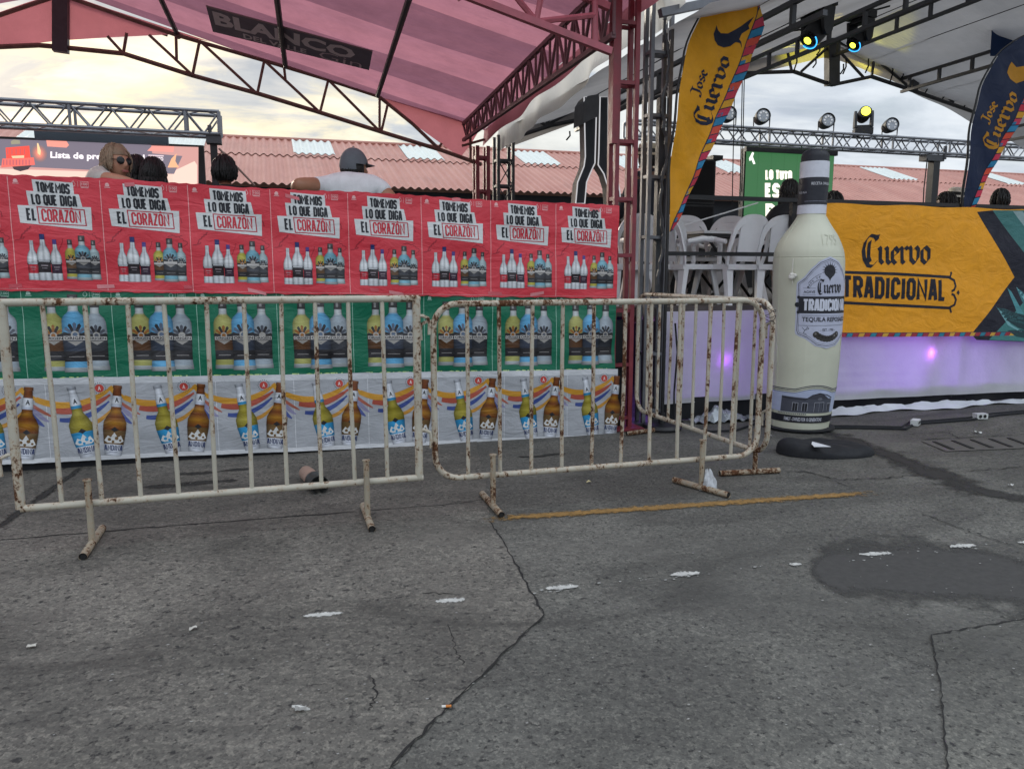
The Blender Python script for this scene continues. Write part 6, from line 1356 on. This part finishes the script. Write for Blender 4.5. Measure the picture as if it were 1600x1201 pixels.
    # clothes: the same chain, a little wider, ending at sleeve and hem
    Jc = {k: (J[k][0].copy(), J[k][1] + .014, J[k][2] + .014) for k in ('pelvis', 'waist', 'chest', 'upper', 'neck')}; Jc['upper'] = (J['upper'][0].copy(), J['upper'][1] + .028, J['upper'][2] + .034); Jc['neck'] = (J['neck'][0] - Vector((0, 0, .01)), .078, .080)
    bc = [('pelvis', 'waist'), ('waist', 'chest'), ('chest', 'upper'), ('upper', 'neck')]
    for n in 'lr':
        sl_ = sleeve
        end = J['sh' + n][0].lerp(J['el' + n][0], min(1, sl_)); Jc['sh' + n] = (J['sh' + n][0], .08, .08); Jc['sm' + n] = (J['sh' + n][0].lerp(end, .6), .072, .072); Jc['se' + n] = (end, .068, .068)
        bc += [('upper', 'sh' + n), ('sh' + n, 'sm' + n), ('sm' + n, 'se' + n)]
        if sl_ > 1: Jc['sf' + n] = (J['el' + n][0].lerp(J['wr' + n][0], .9), .042, .042); bc += [('se' + n, 'sf' + n)]
    vs, fs = body_mesh(Jc, bc, 2); mb = MB(); mb.add(vs, fs, 0); mb.build('shirt', pmat('cloth_' + shirt, shirt, .85, .1, 14, .4, 30), g, smooth=70)
    if collar:
        mb = MB()
        for k in range(3): mb.lathe([(.066 + .004 * k, .0), (.068 + .004 * k, .016), (.064 + .004 * k, .018)], J['neck'][0] + Vector((0, 0, .022 - .02 * k)), 24, m=k % 2, cap=False)
        mb.build('collar', [pmat('collar_black', '17181c', .8, .1), pmat('collar_white', 'd0d0d2', .8, .1)], g)
    Jt = {}; bt_ = []
    Jt['pelvis'] = (J['pelvis'][0] - Vector((0, 0, .02)), .17, .135)
    for n in 'lr':
        for k in ('hip', 'th', 'kn', 'ca', 'an'): Jt[k + n] = (J[k + n][0], J[k + n][1] + .014, J[k + n][2] + .014)
        bt_ += [('pelvis', 'hip' + n), ('hip' + n, 'th' + n), ('th' + n, 'kn' + n), ('kn' + n, 'ca' + n), ('ca' + n, 'an' + n)]
    vs, fs = body_mesh(Jt, bt_, 1); mb = MB(); mb.add(vs, fs, 0); mb.build('trousers', pmat('cloth_' + pants, pants, .85, .1, 14, .3, 30), g, smooth=70)
    # hair: a cap of the skull, open at the face, longer at the back where the photo shows it
    M_h = pmat('hair_' + hair, hair, .55, .3, 40, .7, 140)
    hv2, hf2, _ = head_verts(hc, head_yaw, 1.03, head_pitch, .007); inv = mt.inverted(); keep = []
    top = .075 if hairstyle == 'tied' else .052
    for f in hf2:
        c = Vector((0, 0, 0))
        for i in f: c += inv @ hv2[i]
        c /= 4
        if c.y > .03 and c.z < top: continue
        if c.y > -.005 and c.z < .0: continue
        if c.z < -.075: continue
        keep.append(f)
    mb = MB(); rn = random.Random(int(abs(loc[0]) * 100) + 5); mb.add(hv2, keep)
    def skull(x, y, z, gr): d = Vector((x, y, z)).normalized(); return T(d.x * (.077 + gr), d.y * (.098 + gr), d.z * (.118 + gr))
    for k in range(150 if hairstyle != 'tied' else 190):      # locks lying on the skull
        if hairstyle == 'tied':                     # combed back from the hairline to the nape
            la = rn.uniform(-1.15, 1.15); pts = []
            for q in range(8):
                t_ = q / 7; b_ = .62 + t_ * 2.35; pts.append(skull(math.sin(la) * (1 - .35 * t_), math.cos(b_) * math.cos(la), math.sin(b_) * math.cos(la) * (1 if q < 5 else .9), .011 + .005 * rn.random()))
        else:                                       # falling from the crown
            ph = rn.uniform(math.pi * .80, math.pi * 2.20) if hairstyle == 'shoulder' else rn.uniform(math.pi * .62, math.pi * 2.38) ; th0 = rn.uniform(0, .75); th1 = rn.uniform(1.7, 2.1) if math.sin(ph) < .25 or hairstyle in ('long', 'shoulder') else rn.uniform(1.0, 1.25); pts = []
            for q in range(7):
                th = th0 + (th1 - th0) * q / 6; pts.append(skull(math.sin(th) * math.cos(ph + .12 * math.sin(k)), math.sin(th) * math.sin(ph + .12 * math.sin(k)), math.cos(th), .009 + (.003 if hat else .015) * rn.random() ** 2))
        mb.tube(pts, [.006, .008, .008] + [.0075] * (len(pts) - 4) + [.003], 5)
    if hairstyle in ('long', 'shoulder'):
        ln = .34 if hairstyle == 'long' else .20; nk, a0_, a1_ = (110, .86, 1.28) if hairstyle == 'long' else (90, 1.0, 1.0)
        for k in range(nk):
            a = math.pi * (a0_ + a1_ * k / (nk - 1)); x0, y0 = .084 * math.cos(a), .103 * math.sin(a)
            pts = [T(x0 * .95, y0 * .95, .03 - .05 * rn.random())]; e = rn.uniform(.8, 1.08)
            for q in range(1, 6): t_ = q / 5; pts.append(T(x0 * (1 + .25 * t_) + .010 * math.sin(k * 1.7 + q), y0 * (1 + .10 * t_) - .02 * t_ + .006 * math.sin(k * 2.3), .02 - ln * t_ * e))
            mb.tube(pts, [.008, .009, .009, .008, .007, .002], 5)
    mb.build('hair', M_h, g, smooth=60)
    if hat == 'cap':
        M_c = pmat('cap_grey', '62676d', .8, .12, 20, .4, 60); mb = MB()
        hv3, hf3, _ = head_verts(hc, head_yaw, 1.03, head_pitch, .0195); hv3 = [mt @ Vector(((inv @ v).x, (inv @ v).y, (inv @ v).z + .012 + (.010 if (inv @ v).z > .05 else 0))) for v in hv3]; mb.add(hv3, [f for f in hf3 if min((inv @ hv3[i]).z for i in f) > (.038 if sum((inv @ hv3[i]).y for i in f) > .2 else .012 if sum((inv @ hv3[i]).y for i in f) > -.12 else -.02)]); mb.lathe([(.001, .008), (.008, .003), (.009, 0)], T(0, 0, .168), 10); h_ = mb.build('cap', M_c, g, smooth=60)
        mb = MB()
        for o in (0, -.005): mb.grid(lambda i, j: T((i * 2 - 1) * (.078 - .012 * j), (.09 + .105 * j) - .05 * (i * 2 - 1) ** 2 , .040 + .012 * (1 - (i * 2 - 1) ** 2) - .014 * j + o), 12, 6)
        mb.build('cap_peak', M_c, h_, smooth=60)
    if hat in ('straw', 'pale'):
        M_s = pmat('hat_' + hat, 'c9bfa6' if hat == 'straw' else 'cfc8bb', .8, .12, 30, .4, 80); mb = MB(); ax = (mt.to_3x3() @ Vector((0, -.12, 1))).normalized(); c0_ = T(0, -.01, .045)
        mb.lathe([(.15, -.012), (.135, .0), (.105, .008), (.103, .02), (.098, .085), (.06, .105), (.001, .10)], c0_, 28, axis=ax, cap=False); h_ = mb.build('hat', M_s, g, smooth=50)
        mb = MB(); mb.lathe([(.1055, .012), (.1035, .05)], c0_, 28, axis=ax, cap=False); mb.build('hat_band', pmat('hat_band', '20201f', .8), h_)
    if glasses:
        mb = MB()
        for s in (-1, 1): mb.lathe([(.001, .003), (.022, .003), (.027, .001), (.0265, -.002)], T(s * .033, .103, .008), 18, 0, axis=(mt.to_3x3() @ Vector((s * .25, 1, 0))))
        mb.tube([T(-.012, .108, .012), T(.012, .108, .012)], .003, 6)
        for s in (-1, 1): mb.tube([T(s * .058, .095, .012), T(s * .08, .05, .014), T(s * .085, -.01, .012)], .0028, 6)
        mb.build('sunglasses', pmat('dark_glass', '121418', .15, .1, 10, 0), g, smooth=50)
    g.location = loc; g.rotation_euler = (0, 0, yaw); return g
def seat_at(px, py, Y, z_rel=1.21):
    """floor point so that the head centre falls on a pixel"""
    p = atY(px, py, Y); return (p.x, Y, p.z - z_rel)
GR = 'people sitting behind the red banner'
# man with grey cap: back to the camera, looking right, left elbow on the rail
L = seat_at(550, 262, 6.32, 1.135)
person(L, R(-12), 'man in grey cap and white polo shirt, back turned, elbow over the red banner', 'a37358', 'dcdee0', '14110f', head_yaw=R(-52), arms={'l': [(-.38, -.24, .975), (-.46, .12, .96)], 'r': [(.33, -.06, .86), (.24, .2, .66)]}, hat='cap', collar=True, bust=1.12, sleeve=.5, lean=.05, hunch=.105, arm_k=1.2)
chL = []
L = seat_at(154, 253, 6.30, 1.14)
person(L, R(-78), 'woman with sunglasses and light brown hair leaning her arm on the red banner', 'b07f66', 'b9b5ae', '86705a', head_yaw=R(-58), arms={'r': [(.33, .06, .985), (.34, .24, .955)], 'l': [(-.25, .1, .75), (-.16, .3, .62)]}, hairstyle='shoulder', glasses=True, sleeve=.8, bust=.92, hunch=.11, arm_k=1.1)
for px, py, Y, sc_, st_, lb in ((213, 268, 6.9, '1b1d22', 'long', 'dark haired person in black behind the sunglasses woman, head turned from the camera'), (240, 272, 6.75, '15171b', 'long', 'person with black hair and black top just right of the sunglasses woman'), (352, 268, 6.7, '17181c', 'short', 'dark haired person in black by the right edge of the left screen')):
    person(seat_at(px, py, Y), R(8), lb, '6f4a38', sc_, '0e0d0d', hairstyle=st_, bust=1.0, sleeve=1.2)
person(seat_at(1018, 262, 6.95, 1.54), R(15), 'person in dark clothes and straw hat standing behind the grey lattice tower', '70503e', '1a1f2a', '14110f', hat='straw', stand=.42, bust=1.15, sleeve=1.2)
person(seat_at(1238, 300, 6.9), R(-10), 'woman with long dark hair seated behind the neck of the inflatable bottle', '6a4636', '16161a', '120c0a', hairstyle='long', sleeve=1.2, head_yaw=R(-25))
person(seat_at(1308, 318, 7.0), R(0), 'dark haired person just right of the inflatable bottle, head above the orange banner', '6a4636', '1a1a1e', '0f0c0b', sleeve=1.2)
person(seat_at(1487, 318, 7.1), R(20), 'dark haired person at the left side of the blue flag, head above the orange banner', '6f4a38', '22232a', '100d0c', sleeve=1.2)
person(seat_at(1501, 312, 7.5), R(15), 'person in pale hat half hidden behind the blue flag', '6f4a38', '2a2b30', '100d0c', hat='pale', sleeve=1.2)
person(seat_at(1566, 313, 6.85), R(-30), 'dark haired person right of the blue flag, head above the orange banner', '6f4a38', '202126', '0e0c0b', sleeve=1.2, glasses=True, head_yaw=R(-20))
for px, py, Y, rz, lb in ((553, 500, 6.32, -12, 'white plastic chair carrying the man with the grey cap'), (178, 500, 6.30, -78, 'white plastic chair carrying the woman with sunglasses')):
    c = copy_tree(chair0); p = atY(px, 270, Y); c.location = (p.x, Y + .02, 1.0); c.rotation_euler = (0, 0, R(rz)); c['label'] = lb

# ============================================================ small things on the ground
M_bagc = pmat('black_fabric', '14161b', .8, .25, 12, .6, 25)
bgc = Vector((3.76, 4.56, 0)); ang = -.42
def bagp(i, j):
    a = i * 2 * math.pi; t = j; rx, ry = .33, .21
    pr = (1 + .06 * math.sin(2 * a + .6) + .035 * math.sin(3 * a + 2))
    rr = math.sin(t * math.pi / 2) ** .8
    h = (.078 - .03 * math.cos(a + .3) * t) * (1 - t ** 3.4) ** .7 + .016 * math.sin(a * 2 + 1) * math.sin(t * 3) + .010 * math.sin(a * 3 - t * 5) * t * (1 - t) * 3 + .006 * math.sin(a * 7 + t * 6) * t * (1 - t) * 4 - .02 * math.exp(-((math.sin(a) * t * ry - .04) / .03) ** 2)
    x, y = rx * rr * pr * math.cos(a), ry * rr * pr * math.sin(a)
    return bgc + Vector((x * math.cos(ang) - y * math.sin(ang), x * math.sin(ang) + y * math.cos(ang), max(.004, h + .004)))
bag = empty('fabric_bag', bgc, label='flattened black fabric bag with a white tag lying in front of the inflatable bottle', cat='bag')
mb = MB(); mb.grid(bagp, 48, 16); mb.build('bag_body', M_bagc, bag, smooth=60)
tc = [atG(1269, 691, .125), atG(1300, 700, .12), atG(1272, 697, .12)]
mb = MB(); tg = [atG(*p, .098) for p in ((1269, 690), (1298, 698), (1272, 698), (1268, 694))]; mb.prism(tg, (0, 0, .003)); mb.build('tag', pmat('paper_white', 'd6d8dc', .7, .05), bag, smooth=0)
# clear plastic bag caught on the barrier foot
t = NT('clear_plastic'); t.fin((.75, .78, .82), .2, t.bump(t.noise(t.pos(), 30, 5), .8, .02), 0, .6)
tr = t.N.new('ShaderNodeBsdfTransparent'); ms = t.N.new('ShaderNodeMixShader'); ms.inputs[0].default_value = .45; t.L.new(t.b.outputs[0], ms.inputs[1]); t.L.new(tr.outputs[0], ms.inputs[2]); t.L.new(ms.outputs[0], t.out.inputs[0])
pb = atG(1108, 766); rn = random.Random(5)
mb = MB()
def pbf(i, j):
    a = i * 2 * math.pi; z = .125 * j; k = (1 - .75 * j ** 1.6) * (1 + .22 * math.sin(3 * a + 4 * j) + .12 * math.sin(7 * a - 6 * j))
    return pb + Vector((.05 * k * math.cos(a) - .012 * j, .04 * k * math.sin(a), .003 + z + .01 * math.sin(5 * a)* j))
mb.grid(pbf, 30, 14); tag(mb.build('plastic_bag', t.m, loc=pb), 'small crumpled clear plastic bag stuck on the foot of the middle barrier', 'plastic bag')
# paper cup lying on its side behind the left barrier
a, b = Vector((.135, 4.92, .045)), Vector((.20, 4.55, .055)); ax = (b - a).normalized()
cup = empty('paper_cup', (.17, 4.7, 0), label='beige paper cup with dark mouth lying on its side behind the left barrier', cat='cup')
mb = MB(); mb.lathe([(.001, 0), (.040, .0), (.044, .01), (.050, (b - a).length * .62)], a, 24, axis=ax, cap=False); mb.build('cup_body', pmat('cup_beige', 'a08678', .7, .1, 8, .2, 10), cup)
Lc = (b - a).length; mb = MB(); mb.lathe([(.0505, Lc * .60), (.056, Lc * .63), (.057, Lc), (.052, Lc), (.050, Lc * .7), (.001, Lc * .68)], a, 24, axis=ax, cap=False); mb.build('cup_lid', pmat('cup_dark', '2b2c2b', .4, .2, 8), cup)
# cigarette end
c = atG(698, 1107); cg = empty('cigarette_end', c, label='small orange and white cigarette end lying by the long crack', cat='cigarette end')
d = Vector((.98, -.18, 0)).normalized(); p0 = c + Vector((0, 0, .009))
mb = MB(); mb.tube([p0 - d * .015, p0 - d * .003], .004, 10); mb.build('paper', pmat('paper_white2', 'cfccc5', .7, .05), cg); mb = MB(); mb.tube([p0 - d * .003, p0 + d * .014], .0042, 10); mb.build('filter', pmat('filter_orange', 'b9702c', .7, .1), cg)
# cables and sockets along the foot of the skirt
mb = MB(); pts = [atG(px, py, .012) for px, py in ((1292, 668), (1330, 668), (1380, 669), (1415, 670), (1428, 662), (1470, 659), (1520, 655), (1560, 648), (1640, 641))]; mb.tube(pts, .010, 7); pts2 = [p + Vector((.0, .05, .006)) for p in pts]; mb.tube(pts2, .008, 7)
tag(mb.build('power_cable', M_blk, loc=pts[3]), 'dark green and black power cables along the foot of the violet skirt', 'cable')
M_sock = pmat('socket_white', 'c3c6c4', .5, .08, 10)
def sock(px, py, rz, lb):
    p = atG(px, py); g = empty('power_socket', (0, 0, 0), label=lb, cat='socket', group='white sockets on the cables'); mb = MB(); mb.box((-.055, -.03, .008), (.055, .03, .055)); mb.build('housing', M_sock, g)
    for x in (-.022, .022): mb = MB(); mb.lathe([(.001, 0), (.014, .0), (.016, .0015)], (x, -.0305, .032), 12, axis=(0, -1, 0), cap=False); mb.build('outlet', M_crack, g)
    g.location = p; g.rotation_euler = (0, 0, rz)
sock(1430, 665, R(35), 'white power socket on the cable, in front of the middle of the violet skirt'); sock(1531, 655, R(-8), 'white power socket on the cable toward the right edge of the photo')
mb = MB(); pts = [atG(px, py, .011) for px, py in ((1062, 655), (1075, 668), (1110, 674), (1150, 672), (1180, 662), (1186, 650))]; mb.tube(pts, .009, 7); tag(mb.build('power_cable', M_blk, loc=pts[2]), 'black cable curving on the ground behind the sideways barrier', 'cable')
mb = MB(); a = atY(1055, 505, 5.90); mb.tube([a, a + Vector((.03, 0, -.25)), a + Vector((.01, 0, -.6)), a + Vector((0, -.03, -.85))], .008, 6); tag(mb.build('hanging_cable', M_blk, loc=a), 'black cable hanging down the front of the left white skirt', 'cable')
def scrap(px, py, s, lb, seed, col='c9cac6'):
    rn = random.Random(seed); p = atG(px, py); mb = MB()
    mb.grid(lambda i, j: p + Vector(((i - .5) * s * 1.5, (j - .5) * s, .012 + .3 * s * math.sin(i * 5 + seed) * math.sin(j * 4 + seed * 2) ** 2 + rn.uniform(0, s * .12))), 5, 5); tag(mb.build('paper_scrap', pmat('scrap_' + col, col, .7, .08, 20), loc=p, smooth=0), lb, 'litter', 'scraps of litter on the pavement')
scrap(1527, 677, .04, 'white paper scrap beside the drain cover', 1); scrap(1579, 760, .02, 'tiny white scrap below the wet trail at the right edge', 2); scrap(50, 1013, .02, 'pale paper scrap on the lower left pavement', 3, 'b2afa6'); scrap(302, 985, .018, 'small pale scrap left of the white dashes', 4, 'b2afa6'); scrap(920, 755, .02, 'tiny cream scrap under the middle barrier', 5, 'c0b486'); scrap(1202, 682, .022, 'white scrap left of the inflatable bottle', 6)
scrap(470, 1112, .022, 'dull pale scrap on the lower left pavement left of the crack', 8, '8a8985')
